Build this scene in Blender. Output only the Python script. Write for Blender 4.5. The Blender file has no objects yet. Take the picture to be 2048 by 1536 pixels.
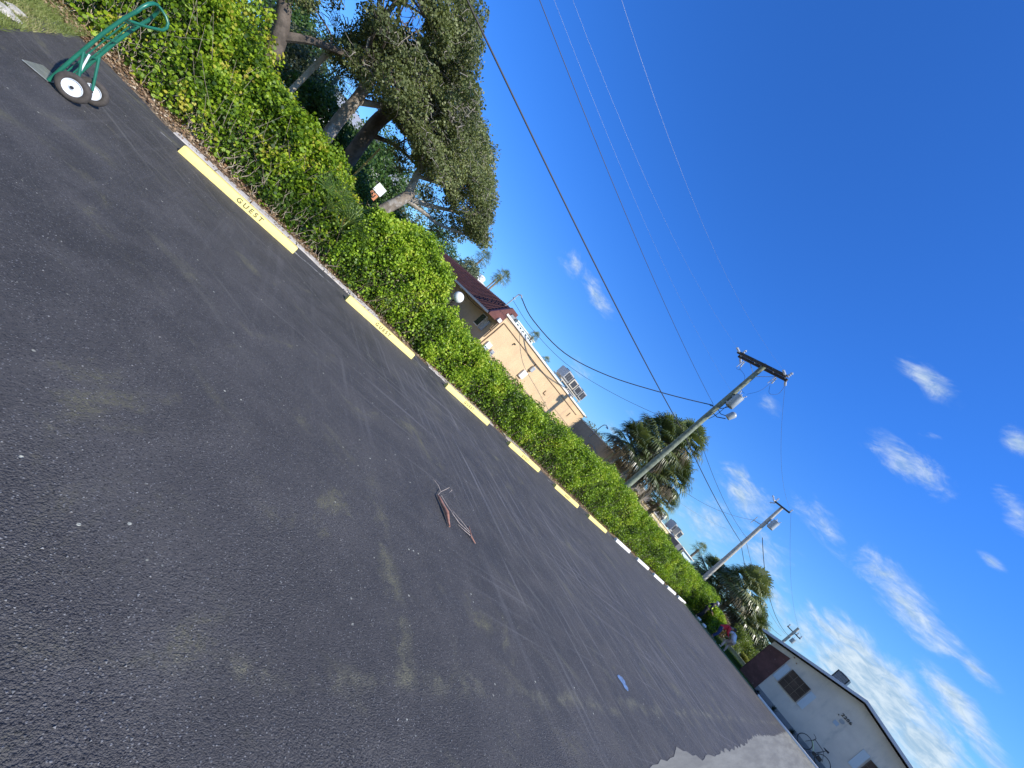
import bpy, bmesh, math, random
import numpy as np
from mathutils import Vector, Matrix
random.seed(7); RNG = np.random.default_rng(11)
scene = bpy.context.scene
COL = scene.collection

# ------------------------------------------------------------------ camera
cam_d = bpy.data.cameras.new('camera'); cam = bpy.data.objects.new('camera', cam_d); COL.objects.link(cam)
cam_d.sensor_fit = 'HORIZONTAL'; cam_d.sensor_width = 36.0; cam_d.lens = 36.0 * 769.0 / 2048.0
cam_d.clip_start = 0.05; cam_d.clip_end = 3000
_R = (0.40623814, 0.51794722, 0.75279562); _U = (-0.49142727, -0.57071464, 0.65786323); _F = (-0.77036992, 0.63719344, -0.02268733)
cam.matrix_world = Matrix(((_R[0], _U[0], -_F[0], 0), (_R[1], _U[1], -_F[1], 0), (_R[2], _U[2], -_F[2], 1.52265), (0, 0, 0, 1)))
scene.camera = cam
scene.render.resolution_x = 1024; scene.render.resolution_y = 768

# ------------------------------------------------------------------ light
SUN_EL = math.radians(39.0); SUN_ROT = math.radians(72.0)      # clockwise from +Y
world = bpy.data.worlds.new("World"); scene.world = world; world.use_nodes = True
sun_d = bpy.data.lights.new('sun', 'SUN'); sun_d.energy = 5.0; sun_d.angle = math.radians(0.53); sun_d.color = (1.0, 0.94, 0.83)
sun = bpy.data.objects.new('sun', sun_d); COL.objects.link(sun)
sd = Vector((math.sin(SUN_ROT) * math.cos(SUN_EL), math.cos(SUN_ROT) * math.cos(SUN_EL), math.sin(SUN_EL)))
sun.rotation_euler = sd.to_track_quat('Z', 'Y').to_euler(); sun.location = (20, 10, 30)
scene.view_settings.view_transform = 'Standard'; scene.view_settings.look = 'None'
scene.view_settings.exposure = 0.40; scene.view_settings.gamma = 1.0
scene.render.engine = 'CYCLES'
scene.cycles.max_bounces = 6; scene.cycles.transparent_max_bounces = 6

# cloud patches: direction of the patch, two scaled axes across it, strength
CLOUDS = [
    ((-0.2324, 0.8077, 0.5419), (19.921, 7.425, -3.446), (-17.729, 25.995, -46.481), 0.835),
    ((-0.1788, 0.8873, 0.4251), (16.394, 3.432, -1.445), (-6.085, 14.78, -33.928), 0.977),
    ((-0.0533, 0.9686, 0.243), (11.606, 0.979, -3.412), (-10.274, 7.54, -32.786), 1.069),
    ((-0.1909, 0.9474, 0.2567), (11.921, 2.653, -2.875), (-11.449, 8.329, -39.788), 0.59),
    ((-0.0064, 0.9949, 0.1008), (10.855, -0.262, -1.683), (-2.984, 1.582, -19.488), 1.645),
    ((0.0765, 0.9929, 0.0913), (20.583, -1.888, -2.184), (-2.653, 2.257, -26.949), 1.58),
    ((0.0712, 0.9831, 0.1688), (15.003, -0.669, -5.399), (-17.019, 9.543, -48.471), 1.323),
    ((0.0494, 0.9728, 0.2265), (42.837, -0.768, -8.248), (-13.994, 17.704, -74.329), 0.814),
    ((-0.0428, 0.8953, 0.4433), (21.165, 7.658, -14.552), (-36.426, 19.392, -42.773), 0.926),
    ((-0.0974, 0.8444, 0.5267), (37.654, 14.88, -17.84), (-34.175, 26.81, -49.771), 0.758),
    ((-0.1768, 0.8612, 0.4765), (60.346, -2.982, 26.736), (47.034, 63.908, -99.031), 0.646),
    ((-0.0229, 0.9294, 0.3683), (65.976, 4.92, -9.672), (-22.233, 49.35, -126.547), 0.702),
    ((-0.3918, 0.8416, 0.3718), (24.44, 12.077, -2.928), (-15.831, 17.947, -58.116), 0.478),
    ((-0.8091, 0.5137, 0.2854), (10.898, 16.098, 0.169), (-9.419, 6.805, -40.857), 0.59),
    ((-0.7571, 0.5909, 0.2787), (9.159, 12.2, -2.779), (-15.635, 1.094, -46.731), 0.87),
    ((-0.3205, 0.9246, 0.2061), (15.071, 5.575, -3.997), (-9.329, 3.22, -30.685), 1.038),
    ((-0.3346, 0.9366, 0.1044), (11.607, 3.734, -1.085), (-2.359, 1.089, -21.476), 0.702),
    ((-0.1638, 0.9817, 0.0966), (24.424, 4.518, -9.668), (-22.325, 1.467, -55.711), 0.814),
    ((-0.1198, 0.9841, 0.1313), (40.731, 5.283, -6.242), (-16.4, 10.733, -97.928), 0.702),
    ((-0.2228, 0.9646, 0.141), (11.561, 2.389, -1.621), (-3.111, 1.738, -19.628), 0.534),
    ((-0.7025, 0.6993, 0.1325), (16.627, 16.14, -0.804), (-5.412, 3.137, -48.923), 0.59),
    ((-0.5776, 0.8022, 0.1514), (43.342, 29.436, 6.086), (0.923, 15.169, -79.939), 0.478),
    ((-0.5804, 0.8093, 0.09), (27.226, 19.755, -7.616), (-16.684, -4.581, -71.53), 0.59),
    ((-0.0628, 0.9953, 0.0736), (13.604, 0.466, -1.496), (-2.522, 1.096, -22.595), 0.646),
    ((-0.1124, 0.9905, 0.0791), (25.414, 2.593, -2.685), (-6.013, 3.216, -53.796), 0.59),
    ((-0.1873, 0.7362, 0.6503), (33.962, 16.472, -9.638), (-58.424, 66.666, -91.942), 0.198),
    ((-0.084, 0.9175, 0.3888), (69.829, 11.159, -12.532), (-36.42, 59.879, -149.611), 0.366),
    ((0.284, -0.9, 0.331), (1.06, 0.335, 0.0), (-0.356, 1.129, 3.37), 1.15),  # from here on: unseen clouds behind the camera, added as neutral fill light
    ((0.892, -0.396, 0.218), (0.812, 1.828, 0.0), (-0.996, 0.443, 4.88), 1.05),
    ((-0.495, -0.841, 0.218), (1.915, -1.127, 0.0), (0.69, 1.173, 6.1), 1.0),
]


class NT:
    def __init__(s, tree): s.t = tree; s.n = tree.nodes; s.l = tree.links
    def new(s, typ, **k):
        nd = s.n.new(typ)
        for a, b in k.items(): setattr(nd, a, b)
        return nd
    def put(s, nd, idx, v):
        if v is None: return
        if hasattr(v, 'is_linked') or isinstance(v, bpy.types.NodeSocket): s.l.new(v, nd.inputs[idx])
        else: nd.inputs[idx].default_value = v
    def math(s, op, a, b=None, clamp=False):
        nd = s.new('ShaderNodeMath', operation=op, use_clamp=clamp); s.put(nd, 0, a); s.put(nd, 1, b); return nd.outputs[0]
    def vmath(s, op, a, b=None, out=0):
        nd = s.new('ShaderNodeVectorMath', operation=op); s.put(nd, 0, a); s.put(nd, 1, b); return nd.outputs[out]
    def noise(s, vec, scale, detail=4, rough=.55, dist=0):
        nd = s.new('ShaderNodeTexNoise'); s.put(nd, 'Vector', vec); nd.inputs['Scale'].default_value = scale
        nd.inputs['Detail'].default_value = detail; nd.inputs['Roughness'].default_value = rough; nd.inputs['Distortion'].default_value = dist
        return nd.outputs[0]
    def voro(s, vec, scale, out='Distance', feature='F1'):
        nd = s.new('ShaderNodeTexVoronoi', feature=feature); s.put(nd, 'Vector', vec); nd.inputs['Scale'].default_value = scale
        return nd.outputs[out]
    def mapr(s, v, a, b, c=0.0, d=1.0, smooth=True):
        nd = s.new('ShaderNodeMapRange'); nd.interpolation_type = 'SMOOTHSTEP' if smooth else 'LINEAR'
        s.put(nd, 0, v); nd.inputs[1].default_value = a; nd.inputs[2].default_value = b; nd.inputs[3].default_value = c; nd.inputs[4].default_value = d
        return nd.outputs[0]
    def mix(s, f, a, b, blend='MIX'):
        nd = s.new('ShaderNodeMix', data_type='RGBA', blend_type=blend); s.put(nd, 0, f)
        for i, v in ((6, a), (7, b)):
            if isinstance(v, tuple) and len(v) == 3: v = v + (1,)
            s.put(nd, i, v)
        return nd.outputs[2]
    def scale_vec(s, vec, sc, rot=(0, 0, 0), loc=(0, 0, 0)):
        nd = s.new('ShaderNodeMapping'); s.put(nd, 0, vec); nd.inputs['Scale'].default_value = sc; nd.inputs['Rotation'].default_value = rot; nd.inputs['Location'].default_value = loc
        return nd.outputs[0]

def build_world():
    w = NT(world.node_tree); w.n.clear()
    out = w.new('ShaderNodeOutputWorld'); bg = w.new('ShaderNodeBackground')
    sky = w.new('ShaderNodeTexSky', sky_type='NISHITA'); sky.sun_disc = False
    sky.sun_elevation = SUN_EL; sky.sun_rotation = SUN_ROT; sky.altitude = 0; sky.air_density = 1.0; sky.dust_density = 0.35; sky.ozone_density = 3.0
    tc = w.new('ShaderNodeTexCoord'); d = tc.outputs['Generated']
    # cloud texture: wispy, stretched low over the horizon
    v1 = w.scale_vec(d, (1, 1, 2.2), (0, 0, 0.4))
    nz = w.noise(v1, 11.0, 10, .66, .9); nf = w.noise(v1, 42.0, 7, .62, .5)
    tot = None
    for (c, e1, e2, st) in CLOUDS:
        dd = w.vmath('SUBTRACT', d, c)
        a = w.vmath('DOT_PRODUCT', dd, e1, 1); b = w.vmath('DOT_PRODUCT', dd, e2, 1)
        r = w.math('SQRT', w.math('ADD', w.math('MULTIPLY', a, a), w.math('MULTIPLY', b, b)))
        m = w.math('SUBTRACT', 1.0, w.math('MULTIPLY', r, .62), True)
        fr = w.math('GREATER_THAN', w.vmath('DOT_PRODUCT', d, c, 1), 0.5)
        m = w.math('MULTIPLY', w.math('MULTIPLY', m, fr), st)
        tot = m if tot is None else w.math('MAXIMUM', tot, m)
    dens = w.math('ADD', w.math('MULTIPLY', tot, 1.0), w.math('MULTIPLY', w.math('SUBTRACT', nz, .5), 1.9))
    dens = w.math('ADD', dens, w.math('MULTIPLY', w.math('SUBTRACT', nf, .5), .3))
    dens = w.math('MULTIPLY', w.mapr(dens, .16, 1.2), w.mapr(tot, 0.0, .4))
    dens = w.math('MULTIPLY', dens, .92)
    sz = w.new('ShaderNodeSeparateXYZ'); w.l.new(d, sz.inputs[0])
    tint = w.mix(w.mapr(sz.outputs[2], .0, .5), SKY_LOW, SKY_TINT)
    skyc = w.mix(1.0, sky.outputs[0], tint, 'MULTIPLY')
    cl = w.mix(w.mapr(nf, .3, .7), CLOUD_A, CLOUD_B)
    colr = w.mix(dens, skyc, cl)
    w.l.new(colr, bg.inputs[0]); bg.inputs[1].default_value = SKY_STR
    w.l.new(bg.outputs[0], out.inputs[0])
SKY_STR = 0.11; SKY_TINT = (0.31, 0.87, 1.76); SKY_LOW = (0.45, 0.80, 1.25); CLOUD_A = (2.7, 3.9, 5.1); CLOUD_B = (5.2, 6.0, 6.6)
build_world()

# ------------------------------------------------------------------ materials
MATS = {}
def mat(name, color, rough=.6, metal=0.0, var=0.0, scale=6.0, bump=0.0, bscale=40.0, spec=.5, dirt=None, dscale=2.0, dlo=.5, dhi=.75, emis=None, trans=0.0, dstretch=(1, 1, 1), scuff=None, sscale=6.0, slo=.62, shi=.7):
    m = bpy.data.materials.new(name); m.use_nodes = True; w = NT(m.node_tree)
    bs = w.n['Principled BSDF']; tc = w.new('ShaderNodeTexCoord').outputs['Object']
    c = color if len(color) == 4 else color + (1,)
    if var:
        n = w.noise(tc, scale, 5, .6)
        lo = tuple(max(0, x * (1 - var)) for x in c[:3]); hi = tuple(min(1, x * (1 + var)) for x in c[:3])
        col = w.mix(w.mapr(n, .3, .7), lo, hi)
    else: col = c
    if dirt:
        n2 = w.noise(w.scale_vec(tc, dstretch), dscale, 6, .65)
        col = w.mix(w.mapr(n2, dlo, dhi), col, dirt)
    if scuff: col = w.mix(w.mapr(w.noise(w.vmath('ADD', tc, (3.7, 1.3, 9.1)), sscale, 7, .72), slo, shi), col, scuff)
    w.put(bs, 'Base Color', col)
    bs.inputs['Roughness'].default_value = rough; bs.inputs['Metallic'].default_value = metal
    bs.inputs['Specular IOR Level'].default_value = spec
    if bump:
        bn = w.new('ShaderNodeBump'); bn.inputs['Strength'].default_value = bump; bn.inputs['Distance'].default_value = .02
        w.put(bn, 'Height', w.noise(tc, bscale, 4, .6)); w.l.new(bn.outputs[0], bs.inputs['Normal'])
    if trans: bs.inputs['Transmission Weight'].default_value = trans
    MATS[name] = m; return m

def leaf_mat(name, ramp, rough=.45, transl=.35, spec=.5):
    """leaf colours picked per leaf from its own 'tint' value"""
    m = bpy.data.materials.new(name); m.use_nodes = True; w = NT(m.node_tree); w.n.clear()
    out = w.new('ShaderNodeOutputMaterial'); at = w.new('ShaderNodeAttribute'); at.attribute_name = 'tint'
    cr = w.new('ShaderNodeValToRGB'); w.l.new(at.outputs['Fac'], cr.inputs[0])
    el = cr.color_ramp.elements
    while len(el) < len(ramp): el.new(.5)
    for e, (p, c) in zip(el, ramp): e.position = p; e.color = c + (1,)
    p = w.new('ShaderNodeBsdfPrincipled'); w.l.new(cr.outputs[0], p.inputs['Base Color']); p.inputs['Roughness'].default_value = rough
    p.inputs['Specular IOR Level'].default_value = spec
    t = w.new('ShaderNodeBsdfTranslucent'); w.l.new(w.mix(1.0, cr.outputs[0], (1.25, 1.3, .55), 'MULTIPLY'), t.inputs[0])
    mx = w.new('ShaderNodeMixShader'); mx.inputs[0].default_value = transl
    w.l.new(p.outputs[0], mx.inputs[1]); w.l.new(t.outputs[0], mx.inputs[2]); w.l.new(mx.outputs[0], out.inputs[0])
    return m

# ------------------------------------------------------------------ object helpers
def tag(o, label=None, cat=None, group=None, kind=None):
    if label: o['label'] = label
    if cat: o['category'] = cat
    if group: o['group'] = group
    if kind: o['kind'] = kind
    return o
def thing(name, label, cat, loc=(0, 0, 0), rz=0.0, group=None):
    o = bpy.data.objects.new(name, None); COL.objects.link(o); o.location = loc; o.rotation_euler = (0, 0, rz); o.empty_display_size = .1
    return tag(o, label, cat, group)
def copy_tree(o, parent=None):
    c = o.copy(); COL.objects.link(c); c.parent = parent
    for ch in list(o.children): copy_tree(ch, c)
    return c

class MB:
    """collects shapes into one mesh"""
    def __init__(s): s.v = []; s.f = []
    def add(s, vs, fs):
        b = len(s.v); s.v += [tuple(x) for x in vs]; s.f += [tuple(b + i for i in f) for f in fs]; return s
    def box(s, c, d, rot=None, bev=0.0):
        x, y, z = (k / 2 for k in d); M = rot or Matrix.Identity(3); c = Vector(c)
        if bev <= 0:
            vs = [M @ Vector((i * x, j * y, k * z)) + c for i in (-1, 1) for j in (-1, 1) for k in (-1, 1)]
            return s.add(vs, [(0, 1, 3, 2), (4, 6, 7, 5), (0, 4, 5, 1), (2, 3, 7, 6), (0, 2, 6, 4), (1, 5, 7, 3)])
        bm = bmesh.new(); bmesh.ops.create_cube(bm, size=1)
        for v in bm.verts: v.co = Vector((v.co.x * d[0], v.co.y * d[1], v.co.z * d[2]))
        bmesh.ops.bevel(bm, geom=list(bm.edges), offset=bev, segments=2, affect='EDGES', profile=.6)
        bm.verts.index_update(); vs = [M @ v.co + c for v in bm.verts]; fs = [[v.index for v in f.verts] for f in bm.faces]; bm.free()
        return s.add(vs, fs)
    def tube(s, pts, r, n=8, cap=True, closed=False):
        pts = [Vector(p) for p in pts]; m = len(pts)
        rs = r if isinstance(r, (list, tuple)) else [r] * m
        vs = []; prev = None
        for i, p in enumerate(pts):
            if closed: t = pts[(i + 1) % m] - pts[i - 1]
            else: t = (pts[min(i + 1, m - 1)] - pts[max(i - 1, 0)])
            t.normalize()
            if prev is None:
                a = Vector((0, 0, 1)) if abs(t.z) < .9 else Vector((1, 0, 0)); u = t.cross(a).normalized()
            else:
                u = prev - t * prev.dot(t)
                u = u.normalized() if u.length > 1e-6 else t.orthogonal().normalized()
            prev = u; v = t.cross(u)
            for k in range(n):
                an = 2 * math.pi * k / n; vs.append(p + (u * math.cos(an) + v * math.sin(an)) * rs[i])
        fs = []
        for i in range(m if closed else m - 1):
            j = (i + 1) % m
            for k in range(n): fs.append((i * n + k, i * n + (k + 1) % n, j * n + (k + 1) % n, j * n + k))
        if cap and not closed: fs.append(tuple(reversed(range(n)))); fs.append(tuple((m - 1) * n + k for k in range(n)))
        return s.add(vs, fs)
    def lathe(s, prof, c=(0, 0, 0), axis='Z', n=24, M=None, cap=True):
        """prof: (radius, height) pairs"""
        vs = []; c = Vector(c)
        for (r, h) in prof:
            for k in range(n):
                a = 2 * math.pi * k / n; x, y = r * math.cos(a), r * math.sin(a)
                p = {'Z': (x, y, h), 'X': (h, x, y), 'Y': (x, h, y)}[axis]; p = Vector(p)
                if M: p = M @ p
                vs.append(p + c)
        fs = []
        for i in range(len(prof) - 1):
            for k in range(n): fs.append((i * n + k, i * n + (k + 1) % n, (i + 1) * n + (k + 1) % n, (i + 1) * n + k))
        if cap: fs.append(tuple(reversed(range(n)))); fs.append(tuple((len(prof) - 1) * n + k for k in range(n)))
        return s.add(vs, fs)
    def quad(s, a, b, c, d): return s.add([a, b, c, d], [(0, 1, 2, 3)])
    def prism(s, poly, a, b, axis='Y'):
        """polygon in the plane across axis, pushed from a to b"""
        n = len(poly); mk = {'Y': lambda p, t: (p[0], t, p[1]), 'X': lambda p, t: (t, p[0], p[1]), 'Z': lambda p, t: (p[0], p[1], t)}[axis]
        vs = [mk(p, a) for p in poly] + [mk(p, b) for p in poly]
        fs = [tuple(range(n)), tuple(reversed(range(n, 2 * n)))] + [(i, i + n, (i + 1) % n + n, (i + 1) % n) for i in range(n)]
        return s.add(vs, fs)
    def build(s, name, m, parent=None, smooth=False, fix=True):
        me = bpy.data.meshes.new(name); me.from_pydata(s.v, [], s.f); me.update()
        if fix:
            bm = bmesh.new(); bm.from_mesh(me); bmesh.ops.recalc_face_normals(bm, faces=list(bm.faces)); bm.to_mesh(me); bm.free()
        if smooth:
            me.polygons.foreach_set('use_smooth', [True] * len(me.polygons))
            try: me.set_sharp_from_angle(angle=math.radians(40))
            except Exception: pass
        o = bpy.data.objects.new(name, me); COL.objects.link(o); o.parent = parent
        if m: me.materials.append(m)
        return o

def leaves(name, P, size, m, parent=None, aspect=.55, nrm=None, nmix=.5, kind='quad', tint=None, hang=0.0):
    """one mesh of many leaf faces; P (n,3) points, nrm preferred facing"""
    P = np.asarray(P, float); n = len(P)
    N = RNG.normal(size=(n, 3)); N /= np.linalg.norm(N, axis=1)[:, None]
    if nrm is not None:
        N = N * (1 - nmix) + np.asarray(nrm) * nmix; N /= np.linalg.norm(N, axis=1)[:, None] + 1e-9
    A = RNG.normal(size=(n, 3)); A[:, 2] -= hang * 2; A -= (A * N).sum(1)[:, None] * N; A /= np.linalg.norm(A, axis=1)[:, None] + 1e-9
    B = np.cross(N, A)
    sz = (np.asarray(size) * (.65 + .7 * RNG.random(n)))[:, None] if np.ndim(size) else (size * (.65 + .7 * RNG.random(n)))[:, None]
    if kind == 'quad': prof = [(-.5, 0, 0), (.05, .5, .10), (.5, 0, 0), (.05, -.5, .10)]
    elif kind == 'tri': prof = [(-.5, 0, 0), (.5, .5, 0), (.5, -.5, 0)]
    else: prof = [(-.5, 0, 0), (-.25, .42, .06), (.2, .48, .08), (.5, .05, 0), (.2, -.48, .08), (-.25, -.42, .06)]
    k = len(prof); V = np.empty((n, k, 3))
    for i, (a, b, c) in enumerate(prof): V[:, i] = P + A * (a * sz) + B * (b * aspect * 2 * sz) + N * (c * sz)
    me = bpy.data.meshes.new(name)
    me.vertices.add(n * k); me.vertices.foreach_set('co', V.reshape(-1))
    me.loops.add(n * k); me.loops.foreach_set('vertex_index', np.arange(n * k, dtype=np.int32))
    me.polygons.add(n); me.polygons.foreach_set('loop_start', np.arange(n, dtype=np.int32) * k)
    try: me.polygons.foreach_set('loop_total', np.full(n, k, dtype=np.int32))
    except Exception: pass
    me.update(calc_edges=True)
    t = RNG.random(n) if tint is None else np.clip(tint, 0, 1)
    at = me.attributes.new('tint', 'FLOAT', 'POINT'); at.data.foreach_set('value', np.repeat(t, k).astype(np.float32))
    me.materials.append(m)
    o = bpy.data.objects.new(name, me); COL.objects.link(o); o.parent = parent
    return o

_H = RNG.random((32, 32, 32))
def vnoise(P, s):
    """smooth value noise on points"""
    q = np.asarray(P, float) * s; i = np.floor(q).astype(int); f = q - i; f = f * f * (3 - 2 * f); r = 0
    for a in (0, 1):
        for b in (0, 1):
            for c in (0, 1):
                wt = (f[:, 0] if a else 1 - f[:, 0]) * (f[:, 1] if b else 1 - f[:, 1]) * (f[:, 2] if c else 1 - f[:, 2])
                r = r + wt * _H[(i[:, 0] + a) % 32, (i[:, 1] + b) % 32, (i[:, 2] + c) % 32]
    return r

def text_mesh(name, s, size, m, parent, loc, xdir, ydir, extrude=.004, spacing=1.0, bold=0.0):
    cu = bpy.data.curves.new(name, 'FONT'); cu.body = s; cu.size = size; cu.extrude = extrude; cu.align_x = 'CENTER'; cu.align_y = 'CENTER'; cu.space_character = spacing; cu.offset = bold
    to = bpy.data.objects.new(name + '_src', cu); COL.objects.link(to)
    dg = bpy.context.evaluated_depsgraph_get(); me = bpy.data.meshes.new_from_object(to.evaluated_get(dg)); me.name = name
    bpy.data.objects.remove(to); bpy.data.curves.remove(cu)
    x = Vector(xdir).normalized(); y = Vector(ydir).normalized(); z = x.cross(y)
    me.transform(Matrix(((x.x, y.x, z.x, loc[0]), (x.y, y.y, z.y, loc[1]), (x.z, y.z, z.z, loc[2]), (0, 0, 0, 1))))
    me.materials.clear(); me.materials.append(m)
    o = bpy.data.objects.new(name, me); COL.objects.link(o); o.parent = parent
    return o

def skin_obj(name, chains, m, parent, sub=1):
    """chains: list of [(x,y,z,r), ...]; points that coincide are shared joints. First point = root"""
    vs = []; rad = []; es = set(); key = {}
    def vid(p):
        k = tuple(round(c, 4) for c in p[:3])
        if k not in key: key[k] = len(vs); vs.append(p[:3]); rad.append(p[3])
        return key[k]
    for ch in chains:
        ids = [vid(p) for p in ch]
        for a, b in zip(ids, ids[1:]): es.add((min(a, b), max(a, b)))
    me = bpy.data.meshes.new(name); me.from_pydata(vs, list(es), []); o = bpy.data.objects.new(name, me); COL.objects.link(o)
    md = o.modifiers.new('s', 'SKIN'); md.use_smooth_shade = True
    if not me.skin_vertices: me.skin_vertices.new()
    for i, sv in enumerate(me.skin_vertices[0].data): sv.radius = (rad[i], rad[i]); sv.use_root = (i == 0)
    s = o.modifiers.new('u', 'SUBSURF'); s.levels = sub; s.render_levels = sub
    dg = bpy.context.evaluated_depsgraph_get(); me2 = bpy.data.meshes.new_from_object(o.evaluated_get(dg)); me2.name = name
    bpy.data.objects.remove(o)
    me2.polygons.foreach_set('use_smooth', [True] * len(me2.polygons))
    me2.materials.clear(); me2.materials.append(m)
    o = bpy.data.objects.new(name, me2); COL.objects.link(o); o.parent = parent
    return o

# ================================================================== SETTING
def asphalt_mat():
    m = bpy.data.materials.new('asphalt'); m.use_nodes = True; w = NT(m.node_tree); bs = w.n['Principled BSDF']
    tc = w.new('ShaderNodeTexCoord').outputs['Object']
    big = w.noise(tc, .45, 5, .6, .4); mid = w.noise(tc, 2.2, 6, .65); fine = w.noise(tc, 55, 4, .7)
    vor = w.voro(tc, 120); vcol = w.voro(tc, 120, 'Color'); sep = w.new('ShaderNodeSeparateColor'); w.l.new(vcol, sep.inputs[0])
    col = w.mix(w.mapr(big, .3, .72), (.047, .044, .043), (.080, .075, .073))
    col = w.mix(w.mapr(mid, .38, .72, 0, .6), col, (.118, .112, .108))
    col = w.mix(w.mapr(fine, .25, .8, 0, .6), col, (.030, .030, .033))
    # single stones: a little lighter or darker than the binder
    col = w.mix(w.math('MULTIPLY', w.mapr(sep.outputs[0], .62, 1.0), w.mapr(vor, .5, .2)), col, (.20, .20, .20))
    col = w.mix(w.math('MULTIPLY', w.mapr(sep.outputs[1], .4, .9, 0, .9), w.mapr(vor, .6, .2)), col, (.010, .010, .014))
    # sparse pale chips
    v2 = w.voro(tc, 14); c2 = w.new('ShaderNodeSeparateColor'); w.l.new(w.voro(tc, 14, 'Color'), c2.inputs[0])
    chip = w.math('MULTIPLY', w.mapr(v2, .13, .07), w.mapr(c2.outputs[0], .80, .84))
    chip = w.math('MULTIPLY', chip, w.mapr(w.noise(tc, 3.1, 3), .46, .56))
    # tyre scuffs: long faint streaks roughly along the row of bays, and others turning out of it
    def streaks(rz, sx, sy, lo, hi, amt, sc=1.0):
        v = w.scale_vec(w.scale_vec(tc, (1, 1, 1), (0, 0, rz)), (sx, sy, 1)); v = w.vmath('ADD', v, w.vmath('MULTIPLY', w.new('ShaderNodeCombineXYZ').outputs[0], (0, 0, 0)))
        n = w.noise(v, sc, 5, .62, .25)
        return w.mapr(n, lo, hi, 0, amt)
    s1 = streaks(math.radians(10), 13, .2, .56, .72, .5); s2 = streaks(math.radians(88), 11, .42, .53, .72, .8); s3 = streaks(math.radians(48), 14, .3, .56, .73, .45)
    rad = w.vmath('LENGTH', tc, None, 1); far = w.mapr(rad, 2.6, 5.0)
    patch = w.math('MULTIPLY', w.mapr(w.noise(tc, .35, 3), .34, .56), far); sy0 = w.new('ShaderNodeSeparateXYZ'); w.l.new(tc, sy0.inputs[0]); s2 = w.math('MULTIPLY', w.math('MULTIPLY', s2, far), w.mapr(sy0.outputs[1], 1.0, 5.0, .22, 1.0)); s3 = w.math('MULTIPLY', s3, w.mapr(rad, 2.5, 5.0, .15, 1))
    col = w.mix(w.math('MULTIPLY', s1, patch), col, (.21, .20, .20)); col = w.mix(s2, col, (.17, .165, .165)); col = w.mix(s3, col, (.16, .155, .14))
    # dust and pollen gathered in worn patches
    du = w.math('MULTIPLY', w.mapr(w.noise(tc, 1.1, 6, .7, .5), .57, .72, 0, .75), w.mapr(fine, .35, .6))
    col = w.mix(du, col, (.17, .16, .085))
    bars = w.scale_vec(w.scale_vec(tc, (1, 1, 1), (0, 0, math.radians(40))), (4.0, 1.1, 1))
    col = w.mix(w.math('MULTIPLY', w.mapr(w.noise(bars, .9, 4, .6), .60, .72, 0, .28), w.mapr(fine, .35, .62)), col, (.18, .17, .10))
    # worn line where the new coat runs out beside the stops
    sx = w.new('ShaderNodeSeparateXYZ'); w.l.new(tc, sx.inputs[0])
    xw = w.math('ADD', sx.outputs[0], w.math('MULTIPLY', w.math('SUBTRACT', w.noise(tc, .9, 4, .6), .5), .9))
    ln = w.math('SUBTRACT', 1.0, w.math('MULTIPLY', w.math('ABSOLUTE', w.math('ADD', xw, 8.02)), 26.0), True)
    ln = w.math('MULTIPLY', ln, w.mapr(w.noise(tc, 1.3, 4), .44, .54)); ln = w.math('MULTIPLY', ln, w.mapr(w.noise(tc, 22, 3), .38, .5))
    col = w.mix(ln, col, (.42, .41, .40))
    nw = w.math('MULTIPLY', w.math('SUBTRACT', w.noise(tc, 1.4, 5, .7), .5), .34)
    y_ = w.math('ADD', sx.outputs[1], nw); x_ = w.math('ADD', sx.outputs[0], nw)
    ln2 = w.math('MULTIPLY', w.math('SUBTRACT', 1.0, w.math('MULTIPLY', w.math('ABSOLUTE', w.math('ADD', y_, -1.95)), 9.0), True), w.math('MULTIPLY', w.mapr(x_, -2.9, -2.2), w.mapr(x_, -.95, -1.05)))
    ln2 = w.math('MULTIPLY', w.math('MULTIPLY', ln2, w.mapr(w.noise(tc, 3.2, 5, .7), .44, .62, 0, .6)), w.mapr(fine, .3, .6)); col = w.mix(ln2, col, (.20, .19, .11))
    ed = w.math('SUBTRACT', 1.0, w.math('MULTIPLY', w.math('ABSOLUTE', w.math('ADD', x_, 1.03)), 11.0), True)
    ed = w.math('MULTIPLY', w.math('MULTIPLY', ed, w.mapr(w.noise(tc, 3.3, 5, .7), .44, .62)), w.mapr(sx.outputs[1], .1, .9, 0, .6))
    ed = w.math('MULTIPLY', ed, w.mapr(fine, .3, .6))
    col = w.mix(ed, col, (.20, .19, .12))
    col = w.mix(chip, col, (.46, .46, .38))
    w.put(bs, 'Base Color', col); bs.inputs['Specular IOR Level'].default_value = .42
    w.put(bs, 'Roughness', w.mapr(mid, .3, .7, .66, .84))
    vb = w.voro(tc, 235); rg = w.mapr(w.noise(tc, 1.6, 4), .35, .65, .35, 1.0)
    h = w.math('ADD', w.math('MULTIPLY', w.math('MULTIPLY', w.math('SUBTRACT', .6, vor), .75), rg), w.math('ADD', w.math('MULTIPLY', fine, .6), w.math('MULTIPLY', w.math('SUBTRACT', .6, vb), .5)))
    bn = w.new('ShaderNodeBump'); bn.inputs['Strength'].default_value = 1.0; bn.inputs['Distance'].default_value = .0075
    w.l.new(h, bn.inputs['Height']); w.l.new(bn.outputs[0], bs.inputs['Normal'])
    return m
M_asph = asphalt_mat()

def sheet(name, pts, z, m, kind='structure'):
    me = bpy.data.meshes.new(name); bm = bmesh.new()
    f = bm.faces.new([bm.verts.new((x, y, z)) for x, y in pts]); bmesh.ops.triangulate(bm, faces=[f])
    bm.normal_update()
    for q in bm.faces:
        if q.normal.z < 0: q.normal_flip()
    bm.to_mesh(me); bm.free(); me.materials.append(m)
    o = bpy.data.objects.new(name, me); COL.objects.link(o)
    if kind: o['kind'] = kind
    return o

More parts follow.
